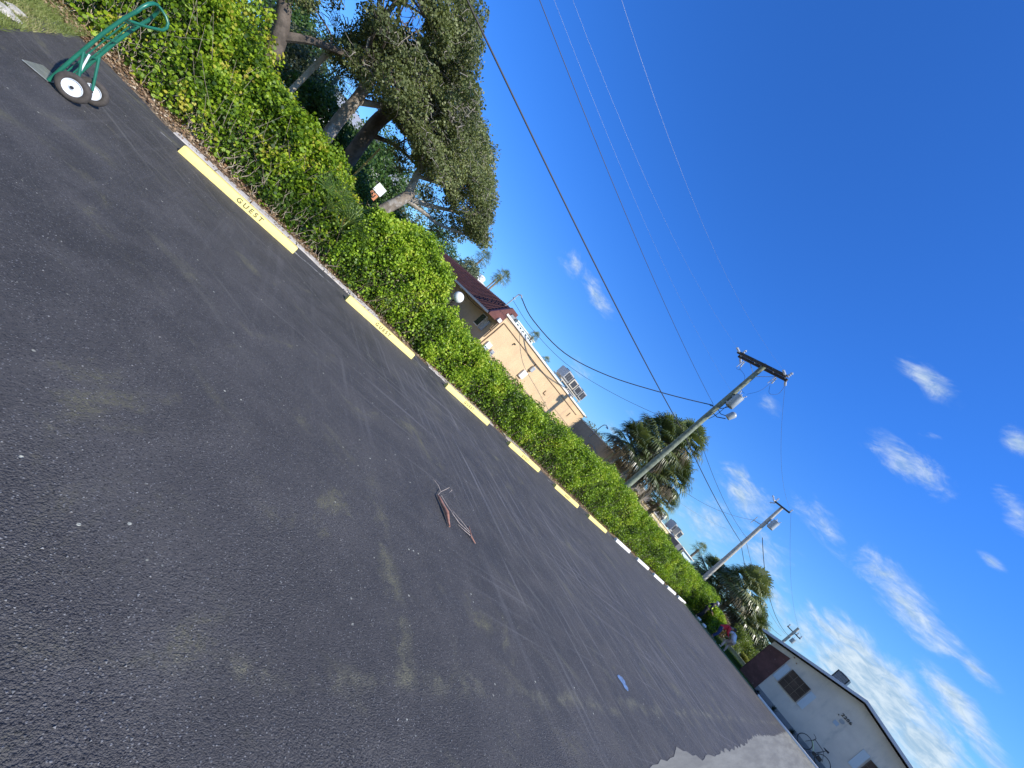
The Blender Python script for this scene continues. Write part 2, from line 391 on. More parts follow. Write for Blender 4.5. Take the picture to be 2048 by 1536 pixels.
def wob(seed, pts, step=.25, amp=.05):
    """walk a polyline with a ragged edge"""
    r = random.Random(seed); out = []
    for (a, b) in zip(pts, pts[1:]):
        L = math.dist(a, b); n = max(1, int(L / step))
        for i in range(n):
            t = i / n; nx, ny = -(b[1] - a[1]) / L, (b[0] - a[0]) / L; k = r.uniform(-amp, amp)
            out.append((a[0] + (b[0] - a[0]) * t + nx * k, a[1] + (b[1] - a[1]) * t + ny * k))
    out.append(pts[-1]); return out

M_soil = mat('soil', (.16, .11, .07), .95, var=.35, scale=9, bump=.6, bscale=60, dirt=(.26, .20, .13, 1), dscale=14, dlo=.45, dhi=.6)
M_lawn_soil = mat('lawn_soil', (.055, .085, .022), .95, var=.3, scale=5)
M_old = mat('old_concrete', (.50, .46, .41), .9, var=.18, scale=3, bump=.5, bscale=70, dirt=(.19, .19, .17, 1), dscale=1.5)
# old grey paving streaked by traffic
def old_paving():
    m = bpy.data.materials.new('old_paving'); m.use_nodes = True; w = NT(m.node_tree); bs = w.n['Principled BSDF']
    tc = w.new('ShaderNodeTexCoord').outputs['Object']
    v = w.scale_vec(tc, (5, .35, 1), (0, 0, math.radians(-6)))
    col = w.mix(w.mapr(w.noise(v, 1.0, 6, .65), .3, .7), (.14, .135, .115), (.23, .225, .19))
    col = w.mix(w.mapr(w.noise(tc, 60, 3, .6), .4, .75, 0, .5), col, (.12, .12, .11))
    w.put(bs, 'Base Color', col); bs.inputs['Roughness'].default_value = .9
    return m
M_oldp = old_paving()

ground = sheet('ground', [(-700, -700), (700, -700), (700, 700), (-700, 700)], -.09, mat('terrain', (.10, .11, .045), .95, var=.35, scale=.4, dirt=(.20, .17, .10, 1), dscale=.8))
EDGE = [(-4.2, -2.05), (-6.7, -2.22), (-8.0, -2.55), (-9.25, -2.70), (-9.02, -1.95), (-8.66, -1.25), (-8.6, -.4), (-8.55, 1.2), (-8.5, 2.4), (-8.55, 5.0), (-8.4, 9), (-8.35, 14), (-8.3, 20), (-8.15, 27), (-7.95, 29.15)]
edge = wob(3, EDGE, .16, .035)
sheet('parking_lot', edge + [(-2.3, 28.98), (40, 28.98), (40, -40), (-4.2, -40)], 0.0, M_asph)
M_litterbase = M_soil
sheet('planting_strip', [(-8.0, -3.5), (-8.0, 29.6), (-13.2, 32), (-13.2, -3.2)], -.03, M_soil)
sheet('grass_verge', wob(5, [(-4.2, -40), (-4.2, -2.3), (-9.3, -2.95), (-10.3, -3.1)], .3, .05) + [(-14, -3.2), (-14, -40)], -.022, M_lawn_soil)
sheet('yard', [(-13.0, -30), (-13.0, 60), (-60, 60), (-60, -30)], -.05, mat('sandy_yard', (.30, .25, .17), .95, var=.3, scale=2, dirt=(.10, .13, .05, 1), dscale=.7))
old_edge = wob(9, [(-.49, 3.0), (-.50, 5.3), (-.60, 6.6), (-.48, 7.5), (-.50, 9.6), (-.52, 11.6), (-.66, 15.2), (-.60, 21.2), (-.70, 28.9)], .18, .035)
sheet('old_pavement', old_edge + [(39, 28.9), (39, 3.0)], .004, M_oldp)
sheet('lawn', [(-7.7, 29.2), (-3.3, 29.04), (-2.4, 29.0), (-2.6, 46), (-12, 46), (-9.6, 32)], -.016, M_lawn_soil)

# pale broken concrete edging behind the first stops
r_ = random.Random(4); SLAB_N = []
SLABS = ['pale concrete slab at the hand truck end of the first wheel stop', 'pale concrete slab just before the G of the first GUEST', 'pale concrete slab behind the lettering of the first GUEST stop', 'pale concrete slab behind the far end of the first wheel stop', 'pale concrete slab in the gap after the first wheel stop', 'pale concrete slab just short of the second wheel stop', 'pale concrete slab touching the start of the second wheel stop', 'last pale concrete slab of the row']
yy = -1.15
while yy < 2.3:
    L = r_.uniform(.55, .95); x1 = -8.60 - r_.uniform(0, .02); wd = r_.uniform(.26, .36)
    tag(MB().box(((x1 - wd / 2), yy + L / 2, -.02), (wd, L - .015, .07), bev=.008).build('concrete_edging', M_old), SLABS[len(SLAB_N)], 'edging', 'concrete slabs behind the first stop'); SLAB_N.append(1); yy += L
for (a, b) in ((4.9, 6.3), (6.32, 7.9), (8.6, 10.2)): tag(MB().box((-8.78, (a + b) / 2, -.03), (.34, b - a, .06), bev=.01).build('concrete_edging', M_old), {4.9: 'sunken concrete slab in the gap before the third wheel stop', 6.32: 'sunken concrete slab behind the third wheel stop', 8.6: 'sunken concrete slab behind the fourth wheel stop'}[a], 'edging', 'concrete slabs behind the later stops')

# stain and loose bits
M_blue = mat('blue_paint', (.11, .19, .34), .75, var=.25, scale=40, dirt=(.07, .09, .13, 1), dscale=30, dlo=.5, dhi=.62)
bp = [(-1.37, 5.86), (-1.40, 6.02), (-1.35, 6.12), (-1.28, 6.06), (-1.24, 6.10), (-1.20, 5.98), (-1.18, 5.90), (-1.24, 5.86), (-1.30, 5.90)]
bp = [(-1.375, 5.82), (-1.395, 5.90), (-1.375, 6.00), (-1.335, 6.03), (-1.29, 5.98), (-1.25, 5.99), (-1.215, 5.94), (-1.205, 5.88), (-1.24, 5.84), (-1.29, 5.86), (-1.33, 5.82)]
tag(sheet('paint_spill', bp, .005, M_blue, None), 'pale blue paint spill on the dark asphalt', 'paint spill')

def gravel():
    """small loose stones and pale chips lying on the asphalt close to the camera"""
    n = 2600; r = RNG
    ang = r.uniform(math.radians(60), math.radians(215), n); d = .9 + 7.5 * r.random(n) ** 1.4
    x = np.cos(ang) * d; y = np.sin(ang) * d
    ok = (x > -8.3) & (x < .2) & (y > -1.9); x = x[ok]; y = y[ok]
    mb = MB(); base = [(1, 0, 0), (-.5, .87, 0), (-.5, -.87, 0), (0, 0, 1), (0, 0, -1)]
    for i in range(len(x)):
        s = .0022 + .0035 * random.random(); a = random.random() * 6.28; ca, sa = math.cos(a), math.sin(a)
        vs = [((p[0] * ca - p[1] * sa) * s * random.uniform(.7, 1.3) + x[i], (p[0] * sa + p[1] * ca) * s * random.uniform(.7, 1.3) + y[i], p[2] * s * .8 + s * .5) for p in base]
        mb.add(vs, [(0, 1, 3), (1, 2, 3), (2, 0, 3), (1, 0, 4), (2, 1, 4), (0, 2, 4)])
    o = mb.build('loose_grit', mat('grit', (.15, .15, .15), .7, var=.6, scale=30)); tag(o, 'fine loose grit scattered over the dark asphalt', 'grit', kind='stuff')
gravel()

# grass
M_grass = leaf_mat('grass_blades', [(0, (.10, .14, .03)), (.45, (.20, .24, .06)), (.7, (.32, .31, .12)), (1, (.46, .40, .22))], .6, .3)
def grass(name, n, fx, hgt, label, m=M_grass):
    P = fx(n); n = len(P); h = hgt * (.5 + RNG.random(n)); a = RNG.random(n) * 6.28; w = .004 + .004 * RNG.random(n)
    L = RNG.normal(size=(n, 2)) * .45 * h[:, None]
    V = np.empty((n, 3, 3)); c, s = np.cos(a) * w, np.sin(a) * w
    V[:, 0] = P + np.stack([c, s, 0 * c], 1); V[:, 1] = P - np.stack([c, s, 0 * c], 1); V[:, 2] = P + np.concatenate([L, h[:, None]], 1)
    me = bpy.data.meshes.new(name); me.vertices.add(n * 3); me.vertices.foreach_set('co', V.reshape(-1)); me.loops.add(n * 3); me.loops.foreach_set('vertex_index', np.arange(n * 3, dtype=np.int32))
    me.polygons.add(n); me.polygons.foreach_set('loop_start', np.arange(n, dtype=np.int32) * 3); me.polygons.foreach_set('loop_total', np.full(n, 3, dtype=np.int32)); me.update(calc_edges=True)
    at = me.attributes.new('tint', 'FLOAT', 'POINT'); at.data.foreach_set('value', np.repeat(np.clip(.15 + .7 * vnoise(P, .9) * RNG.random(n) * 1.5, 0, 1), 3).astype(np.float32))
    me.materials.append(m); o = bpy.data.objects.new(name, me); COL.objects.link(o); return tag(o, label, 'grass', kind='stuff')
def gx1(n):
    x = RNG.uniform(-12.5, -5.6, n); y = -2.05 - 3.6 * RNG.random(n) ** 1.3 - np.clip((-x - 6) * .16, 0, .6); return np.stack([x, y, np.full(n, -.02)], 1)
grass('verge_grass', 60000, gx1, .055, 'mixed green and straw grass past the end of the asphalt')
def gx2(n):
    y = RNG.uniform(29.1, 44, n); x = -2.7 - RNG.random(n) * (5.0 + (y - 29) * .2); return np.stack([x, y, np.full(n, -.016)], 1)
M_lawn = leaf_mat('lawn_blades', [(0, (.05, .10, .015)), (1, (.10, .17, .03))], .6, .3)
grass('lawn_grass', 45000, gx2, .10, 'short green lawn between the asphalt and the brown wall', M_lawn)

# leaf litter, dead twigs
M_litter = leaf_mat('dead_leaves', [(0, (.10, .055, .03)), (.45, (.24, .14, .07)), (.8, (.38, .27, .16)), (1, (.50, .42, .30))], .8, .1)
def litter():
    n = 16000; y = -3.2 + 33 * RNG.random(n) ** 1.9; xe = np.interp(y, [-3, -2, -1, 0, 2.4, 9, 20, 29], [-9.25, -9.1, -8.66, -8.62, -8.55, -8.45, -8.35, -8.1])
    x = xe - RNG.random(n) ** .8 * 1.5; P = np.stack([x, y, -.02 + .05 * RNG.random(n)], 1)
    o = leaves('leaf_litter', P, .05, M_litter, None, .35, np.tile([0, 0, 1.0], (n, 1)), .6); tag(o, 'dry brown leaf litter along the foot of the hedge', 'leaf litter', kind='stuff')
litter()

# broken rubble at the corner of the lot
M_rub = mat('rubble', (.46, .43, .36), .9, var=.3, scale=14, bump=.5)
for i, (x, y, s, lb) in enumerate(((-7.15, -2.42, .10, 'pale broken concrete lump nearest the hand truck on the grass edge'), (-7.55, -2.50, .075, 'flat chalky concrete lump beside the bigger one at the lot corner'), (-8.4, -2.86, .05, 'small chalky lump farthest along the grass edge'))):
    bm = bmesh.new(); bmesh.ops.create_icosphere(bm, subdivisions=3, radius=s)
    for v in bm.verts:
        k = float(vnoise([v.co * (1 / s) + Vector((i * 3 + 5, 5, 5))], 1.6)[0]); v.co *= .6 + .8 * k; v.co.z *= .38; v.co.x *= 1.5
        v.co += Vector((x, y, .01))
    me = bpy.data.meshes.new('concrete_lump'); bm.to_mesh(me); bm.free(); me.materials.append(M_rub)
    o = bpy.data.objects.new('concrete_lump', me); COL.objects.link(o); tag(o, lb, 'rubble', 'broken concrete at the lot corner')

# ================================================================== WHEEL STOPS
M_yel = mat('yellow_paint', (.76, .61, .19), .6, var=.06, scale=7, bump=.15, bscale=50, dirt=(.66, .52, .18, 1), dscale=5, dlo=.55, dhi=.8, scuff=(.27, .23, .15, 1), sscale=7, slo=.62, shi=.72)
M_whi = mat('white_paint', (.72, .71, .68), .6, var=.06, scale=7, bump=.15, bscale=50, dirt=(.5, .48, .42, 1), dscale=4, dlo=.55, dhi=.8, scuff=(.30, .29, .27, 1), sscale=7, slo=.60, shi=.70)
M_sten = mat('faded_stencil', (.13, .125, .05), .8, var=.3, scale=60, dirt=(.55, .45, .16, 1), dscale=40, dlo=.6, dhi=.66)
STOPS = [(-.86, -7.74, .3), (2.14, -7.78, 0), (5.26, -7.93, -.3), (8.13, -7.80, .4), (11.02, -7.68, -.5), (13.92, -7.68, .2), (17.3, -7.86, 0), (20.38, -7.86, .3), (22.95, -7.72, -.4), (25.6, -7.68, .3), (28.0, -7.62, 0)]
ORD = ['', 'second', 'third', 'fourth', 'fifth', 'sixth']
for k, (y0, x0, rz) in enumerate(STOPS):
    yel = k < 6
    if yel:
        lb = 'yellow wheel stop with large GUEST lettering nearest the green hand truck' if k == 0 else f'{ORD[k]} yellow wheel stop from the green hand truck' + (', lettered GUEST' if k < 4 else '')
    else:
        lb = ['white wheel stop next after the last yellow one', 'second white wheel stop past the yellow ones', 'third white wheel stop past the yellow ones', 'fourth white wheel stop, next to last before the people', 'white wheel stop nearest the person in dark clothes'][k - 6]
    t = thing('wheel_stop', lb, 'wheel stop', (x0, y0 + .92, 0), math.radians(rz), 'wheel stops along the hedge')
    L = .925; pr = [(-.085, 0), (-.08, .02), (-.058, .112), (-.045, .125), (.045, .125), (.058, .112), (.08, .02), (.085, 0)]
    mb = MB(); nseg = 24; vs = []
    ys = [-L, -L + .018] + [-L + .018 + (2 * L - .036) * i / nseg for i in range(1, nseg)] + [L - .018, L]
    for j, y in enumerate(ys):
        sc = .93 if j in (0, len(ys) - 1) else 1
        for (x, z) in pr: vs.append((-.085 + x * sc + random.uniform(-.0012, .0012), y, .002 + z * (sc if sc < 1 else 1) + (random.uniform(-.001, .001) if z > .02 else 0)))
    n = len(pr); fs = [(i * n + q, i * n + q + 1, (i + 1) * n + q + 1, (i + 1) * n + q) for i in range(len(ys) - 1) for q in range(n - 1)]
    fs += [tuple(range(n)), tuple((len(ys) - 1) * n + q for q in range(n))]
    mb.add(vs, fs); b = mb.build('block', M_yel if yel else M_whi, t, smooth=True)
    if k < 5:
        a = Vector((-.022, 0, .09)).normalized()
        text_mesh('lettering', 'GUEST', .105 if k == 0 else .1, M_sten, t, (-.085 + .0715, .10 if k == 0 else 0.0, .067), (0, 1, 0), (-a.x * -1 if False else a.x, 0, a.z), .0006, 1.5, .0035)
    for s in (-1, 1):
        MB().lathe([(.012, 0), (.012, .004), (.006, .007)], (-.085, s * .62, .126), n=10).build('pin', MATS.get('rust') or mat('rust', (.17, .08, .04), .8, var=.3, scale=40), t)

# ================================================================== HAND TRUCK
M_green = mat('green_enamel', (.012, .135, .085), .35, var=.12, scale=12, spec=.6, dirt=(.03, .10, .07, 1), dscale=9, dlo=.6, dhi=.8)
M_rub_t = mat('tyre_rubber', (.055, .047, .04), .8, var=.2, scale=25, bump=.3, bscale=90)
M_rim = mat('white_rim', (.72, .76, .80), .4, var=.05)
M_steel = mat('worn_steel', (.55, .55, .50), .38, .75, var=.2, scale=20)
M_dark = mat('dark_steel', (.03, .03, .035), .5, .3)
ht = thing('hand_truck', 'green two-wheeled hand truck standing at the top left end of the lot', 'hand truck', (-6.2, -1.52, 0))
def yz(x, pts): return [(x, y + 1.52, z) for y, z in pts]
fr = MB()
for x in (-.175, .175):
    fr.tube(yz(x, [(-1.60, .02), (-1.595, .35), (-1.585, .70), (-1.565, .95), (-1.555, 1.02), (-1.545, 1.08)]), .0155, 10)
# top bow joins the rails
bow = [(-.175, -.025, 1.08), (-.17, -.022, 1.15), (-.145, -.018, 1.21), (-.09, -.014, 1.25), (0, -.012, 1.265), (.09, -.014, 1.25), (.145, -.018, 1.21), (.17, -.022, 1.15), (.175, -.025, 1.08)]
fr.tube(bow, .0155, 10)
for z, y in ((.16, -.08), (.42, -.075), (.68, -.065), (.93, -.05)): fr.tube([(-.175, y, z), (.175, y, z)], .011, 8)
for x in (-.06, .06): fr.tube([(x, -.08, .05), (x, -.05, .93)], .006, 6)
fr.build('frame', M_green, ht, True)
hd = MB(); hd.tube([(0, -.014, 1.262), (0, .02, 1.262), (0, .075, 1.245), (0, .115, 1.215), (0, .13, 1.175), (0, .125, 1.13), (0, .09, 1.09), (0, .04, 1.035), (0, -.02, .985), (0, -.05, .96)], .0135, 10)
hd.tube([(-.175, -.05, .955), (.175, -.05, .955)], .012, 8); hd.build('handle', M_green, ht, True)
for x in (-.175, .175):
    br = MB(); br.tube([(x, -.072, .47), (x, .06, .15)], .012, 8); br.tube([(x, -.082, .12), (x, .06, .13)], .012, 8); br.build('axle_brace', M_green, ht, True)
MB().tube([(.17, -.03, .47), (.17, .01, .26)], .008, 6).build('release_rod', M_rim, ht, True)
MB().tube([(-.25, .06, .13), (.25, .06, .13)], .009, 10).build('axle', M_steel, ht, True)
tp = MB(); tp.box((0, -.17, .012), (.36, .19, .006), bev=.002); tp.box((0, -.082, .05), (.36, .006, .09), bev=.002); tp.build('toe_plate', M_steel, ht)
wy, wz, wr = .06, .131, .128
for sx in (-.215, .215):
    w_ = MB(); prof = []
    for i in range(25):
        a = 2 * math.pi * i / 24; prof.append((wr - .032 + .032 * math.cos(a), .031 * math.sin(a)))
    w_.lathe(prof, (sx, wy, wz), 'X', 40, cap=False); wh = w_.build('tyre', M_rub_t, ht, True)
    rm = MB(); s = 1
    rm.lathe([(.02, -.026), (.024, -.024), (.03, -.016), (.06, -.012), (.066, -.02), (.07, -.026), (.074, -.026), (.074, .026), (.07, .026), (.066, .02), (.06, .012), (.03, .016), (.024, .024), (.02, .026)], (sx, wy, wz), 'X', 32)
    rb = rm.build('rim', M_rim, ht, True)
    hb = MB(); hb.lathe([(.012, -.036), (.014, -.034), (.014, .034), (.012, .036)], (sx, wy, wz), 'X', 14); hb.build('hub', M_dark, rb, True)

# ================================================================== STICKS ON THE ASPHALT
M_frond = leaf_mat('dry_bark', [(0, (.20, .08, .05)), (1, (.42, .25, .18))], .7, 0)
M_stick = mat('peeled_stick', (.36, .17, .11), .65, var=.35, scale=18, dirt=(.40, .30, .24, 1), dscale=26, dlo=.5, dhi=.7)
M_twig = mat('grey_twig', (.36, .30, .26), .8, var=.3, scale=30)
st = thing('fallen_branch', 'short thick reddish stick with thin twigs lying alone on the asphalt', 'branch', (-2.75, 2.96, 0))
MB().tube([(-.215, -.02, .02), (-.17, -.018, .028), (-.09, -.008, .031), (-.01, .004, .034), (.05, .006, .040), (.09, .004, .034), (.15, .002, .024), (.22, 0, .018)], [.008, .014, .017, .019, .024, .020, .014, .008], 10).build('stick', M_stick, st, True)
tw = MB()
for pts in ([(-.22, -.01, .02), (-.30, .06, .03), (-.36, .02, .05), (-.45, -.03, .04)], [(-.30, .06, .03), (-.35, .13, .05), (-.38, .18, .09), (-.34, .2, .1), (-.31, .17, .07)], [(-.25, .06, .02), (-.14, .13, .012), (-.02, .19, .015), (.06, .27, .01)], [(-.30, .06, .03), (-.40, .08, .02), (-.46, .02, .03)]):
    tw.tube(pts, [.0038] + [.003] * (len(pts) - 2) + [.0015], 6)
tw.build('twig', M_twig, st, True)
st2 = thing('fallen_twig', 'forked dead twig lying on the asphalt beside the reddish stick', 'twig', (-2.6, 3.36, 0))
MB().tube([(-.13, .05, .012), (-.03, .0, .02), (.05, -.02, .022), (.12, .02, .016)], [.005, .009, .010, .006], 8).build('stem', M_stick, st2, True)
tw = MB()
for pts in ([(-.02, .01, .02), (-.12, -.12, .03), (-.24, -.22, .02)], [(.0, .0, .02), (-.08, -.17, .02), (-.16, -.26, .03), (-.20, -.22, .04)], [(.04, -.01, .02), (.0, -.12, .02), (-.05, -.2, .015)]):
    tw.tube(pts, [.0042, .003, .0015] if len(pts) == 3 else [.0042, .0035, .003, .0015], 6)
tw.build('side_twig', M_twig, st2, True)

# ================================================================== HEDGES
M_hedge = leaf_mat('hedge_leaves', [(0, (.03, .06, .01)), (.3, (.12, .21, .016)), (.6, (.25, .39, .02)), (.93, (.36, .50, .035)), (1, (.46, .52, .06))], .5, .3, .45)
M_vine = leaf_mat('vine_leaves', [(0, (.03, .065, .01)), (.3, (.10, .18, .014)), (.65, (.21, .33, .016)), (.90, (.34, .44, .025)), (.99, (.44, .45, .05)), (1, (.46, .42, .06))], .5, .36, .4)
M_twigs = mat('hedge_twigs', (.20, .15, .10), .85, var=.4, scale=20)
M_deadtwig = mat('dead_twigs', (.40, .33, .25), .85, var=.35, scale=20)

def stems(name, pts, m, parent, hgt, n, r0=.006, spread=.35, seg=5):
    mb = MB()
    for i in range(n):
        b = Vector(pts(i)); h = hgt(b) * random.uniform(.55, .98); dx, dy = random.gauss(0, spread), random.gauss(0, spread)
        ps = []
        for j in range(seg):
            t = j / (seg - 1); ps.append((b.x + dx * t * h + random.gauss(0, .03) * t, b.y + dy * t * h + random.gauss(0, .03), b.z + h * t))
        mb.tube(ps, [r0 * (1 - .75 * j / (seg - 1)) for j in range(seg)], 4, cap=False)
    return mb.build(name, m, parent, fix=False)

def hedge(name, label, cat, y0, y1, xf, zt, depth, n, size, m, slope=0.0, holes=.35, twn=200, kind='quad', aspect=.42, rough=.14, tb=0.0, group=None, litm=None, bare=.35, nm=.38):
    """xf(y): foot of the front face; zt(y): height; slope: how far the face leans back at the top"""
    ym = (y0 + y1) / 2
    t = thing(name, label, cat, (float(xf(ym)) - depth / 2, ym, 0), 0, group)
    y = RNG.uniform(y0, y1, n); X = np.array(xf(y)); Z = np.array(zt(y))
    s = RNG.random(n) * (Z + depth + Z * .35 + slope)
    front = s < (Z + slope * .6); top = (~front) & (s < Z + slope * .6 + depth); back = ~(front | top)
    P = np.empty((n, 3)); N = np.empty((n, 3)); P[:, 1] = y
    u = np.clip(s / (Z + slope * .6), 0, 1)
    P[front, 0] = (X - slope * u ** 1.3)[front]; P[front, 2] = (Z * u)[front]
    nn = np.array([.85, 0, .5 if slope else .15]); N[front] = nn / np.linalg.norm(nn)
    v = (s - Z - slope * .6) / depth
    P[top, 0] = (X - slope - v * depth)[top]; P[top, 2] = Z[top]; N[top] = (0, 0, 1)
    P[back, 0] = (X - slope - depth)[back]; P[back, 2] = (Z * RNG.random(n))[back]; N[back] = (-1, 0, .1)
    # shoulders rounded, surface lumpy
    q = P.copy(); b1 = vnoise(q + 7, 1.1) - .5; b2 = vnoise(q + 3, 3.4) - .5; b3 = vnoise(q + 13, 7.5) - .5
    d = np.abs(RNG.normal(size=n)) * .10 * (1 + 1.5 * RNG.random(n))
    P += N * ((b1 * 1.9 + b2 * 1.5) * rough + b3 * .26 - d)[:, None]
    P += RNG.normal(size=(n, 3)) * .03
    endm = np.minimum(y - y0, y1 - y); P[:, 2] *= np.clip(endm / .35 + .55, 0, 1) ** .5
    hol = vnoise(q + 11, 2.3); low = np.clip(1 - (P[:, 2] + .5 * (vnoise(q + 17, 1.9) - .5)) / bare, 0, 1)
    keep = ((hol > holes) | (RNG.random(n) < .35)) & (RNG.random(n) > low * .85) & (P[:, 2] > -.02)
    P = P[keep]; N = N[keep]; nz = vnoise(P + 5, 1.7)[:]
    tint = .9 * (nz - .5) + .32 + .7 * (RNG.random(len(P)) - .5) + .30 * (vnoise(P + 31, 6.5) - .5) * 2 + tb + .1 * np.clip(P[:, 2] - .8, -.6, .6)
    fo = leaves('foliage', P - np.array(t.location), size, m, t, aspect, N, nm, kind, tint)
    # inner leaves keep the middle dense; their dark tint paints in inner shade
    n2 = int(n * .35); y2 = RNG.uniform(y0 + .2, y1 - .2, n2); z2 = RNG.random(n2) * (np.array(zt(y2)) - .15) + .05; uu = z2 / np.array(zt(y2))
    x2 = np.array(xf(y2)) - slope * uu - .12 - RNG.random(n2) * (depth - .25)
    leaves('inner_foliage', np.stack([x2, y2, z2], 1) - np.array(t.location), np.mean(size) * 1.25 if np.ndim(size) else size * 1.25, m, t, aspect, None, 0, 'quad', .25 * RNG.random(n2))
    ctr = t.location
    def pt(i):
        yy = random.uniform(y0, y1); return (float(xf(np.array([yy]))[0]) - random.uniform(.05, depth * .7 + slope) - ctr.x, yy - ctr.y, 0)
    def hh(b):
        yy = b.y + ctr.y; xx = float(xf(np.array([yy]))[0]) - (b.x + ctr.x); return float(zt(np.array([yy]))[0]) * min(1, (xx + .15) / (slope + .3))
    stems('stems', pt, litm or M_twigs, t, hh, twn)
    return t

def I(xs, vs): return lambda y: np.interp(y, xs, vs)
# viney bank at the top left, then the tall round-leaved bush, then the long clipped hedge
hedge('vine_thicket', 'tangled vine-covered bank with yellow-green leaves beside the green hand truck', 'vine thicket', -6.5, 1.75,
      I([-6.5, -2.7, -1.4, 0, 1.8], [-10.3, -10.1, -9.62, -9.22, -9.08]), I([-6.5, -3, -1.5, -.5, .2, .9, 1.8], [2.3, 2.25, 2.02, 1.82, 1.62, 1.5, 1.45]), 1.3, 92000, .052, M_vine, 1.0, .52, 950, 'hex', .5, .46, .24, litm=M_deadtwig, bare=.95, nm=.2)
hedge('sea_grape_bush', 'tall rounded bush of small glossy leaves in front of the maroon roof', 'bush', 1.6, 5.0,
      I([1.6, 2.4, 4, 5], [-9.05, -9.0, -8.95, -8.95]), I([1.6, 2.2, 2.9, 3.7, 4.3, 5.0], [1.5, 1.7, 2.15, 1.9, 1.3, 1.1]), 1.3, 60000, .048, M_hedge, .45, .44, 190, 'hex', .45, .3, .15, litm=M_twigs, bare=.5, nm=.25)
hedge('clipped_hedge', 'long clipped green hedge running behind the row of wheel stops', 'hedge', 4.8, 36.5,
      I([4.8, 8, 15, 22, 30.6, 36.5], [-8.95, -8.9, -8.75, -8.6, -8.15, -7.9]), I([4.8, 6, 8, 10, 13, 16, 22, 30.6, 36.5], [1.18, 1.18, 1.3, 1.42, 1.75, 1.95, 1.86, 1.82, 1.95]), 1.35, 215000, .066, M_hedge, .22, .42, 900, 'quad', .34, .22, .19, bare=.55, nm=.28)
hedge('clipped_hedge', 'short low hedge between the person in dark clothes and the palms', 'hedge', 31.0, 33.6, I([31, 34], [-6.35, -6.0]), I([31, 34], [1.5, 1.25]), 1.3, 12000, .07, M_hedge, .2, .3, 40, 'quad', .4, .12, .2)

# fan-shaped palmetto seedlings growing out of the bank
M_palm = leaf_mat('palm_fronds', [(0, (.035, .05, .018)), (.4, (.11, .145, .045)), (.75, (.23, .26, .10)), (1, (.46, .43, .26))], .36, .22, .7)
M_palmlit = leaf_mat('palmetto_fronds', [(0, (.06, .12, .03)), (.6, (.13, .22, .06)), (1, (.24, .32, .10))], .4, .3, .6)
M_dead = leaf_mat('dead_fronds', [(0, (.05, .04, .02)), (.6, (.14, .11, .055)), (1, (.28, .23, .13))], .7, .15)
def fan_data(V, F, T, base, d, L, n, spread, droop, wid, tint):
    """one fan leaf: stalk from base along d, then blades"""
    d = Vector(d).normalized(); side = d.cross(Vector((0, 0, 1)));
    if side.length < .1: side = Vector((1, 0, 0))
    side.normalize(); up = side.cross(d).normalized(); b = Vector(base); hub = b + d * L * .45
    def put(pts, fs):
        k = len(V); V.extend([tuple(p) for p in pts]); F.extend([tuple(k + i for i in f) for f in fs]); T.extend([tint] * len(pts))
    w = L * .012; put([b - side * w, b + side * w, hub + side * w, hub - side * w], [(0, 1, 2, 3)])
    put([b - up * w, b + up * w, hub + up * w, hub - up * w], [(0, 1, 2, 3)])
    for i in range(n):
        a = (i / (n - 1) - .5) * 2 * spread; ln = L * .62 * (1 - .22 * abs(a) / spread) * random.uniform(.85, 1.1)
        dr = (d * math.cos(a) + side * math.sin(a) + up * (.12 * math.cos(a * 1.5))).normalized(); pw = dr.cross(up).normalized() * wid * L
        m1 = hub + dr * ln * .5; m2 = hub + dr * ln * .82 + Vector((0, 0, -1)) * droop * ln * .22; e = hub + dr * ln + Vector((0, 0, -1)) * droop * ln * .62
        put([hub, m1 - pw, m1 + pw, m2 - pw * .7, m2 + pw * .7, e], [(0, 1, 2), (1, 3, 4, 2), (3, 5, 4)])
def fan_obj(name, V, F, T, m, parent):
    me = bpy.data.meshes.new(name); me.from_pydata(V, [], F); me.update(); me.materials.append(m)
    at = me.attributes.new('tint', 'FLOAT', 'POINT'); at.data.foreach_set('value', np.clip(np.array(T), 0, 1).astype(np.float32))
    o = bpy.data.objects.new(name, me); COL.objects.link(o); o.parent = parent; return o
def palmetto(loc, R, nl, label, seed):
    random.seed(seed); t = thing('palmetto', label, 'palm plant', loc); V, F, T = [], [], []
    for i in range(nl):
        a = i * 2.4 + random.uniform(-.3, .3); el = random.uniform(.35, 1.3)
        fan_data(V, F, T, (random.gauss(0, .03), random.gauss(0, .03), 0), (math.cos(a) * math.cos(el) + .35, math.sin(a) * math.cos(el), math.sin(el)), R * random.uniform(.8, 1.1), 15, 1.5, .35, .011, random.random())
    fan_obj('fronds', V, F, T, M_palmlit, t); return t
palmetto((-9.45, 1.02, .85), .85, 6, 'spiky fan palm seedling standing out of the vines, nearer the hand truck', 2)
palmetto((-9.5, 1.5, .72), .95, 8, 'fuller fan palm seedling between the vines and the tall round bush', 5)

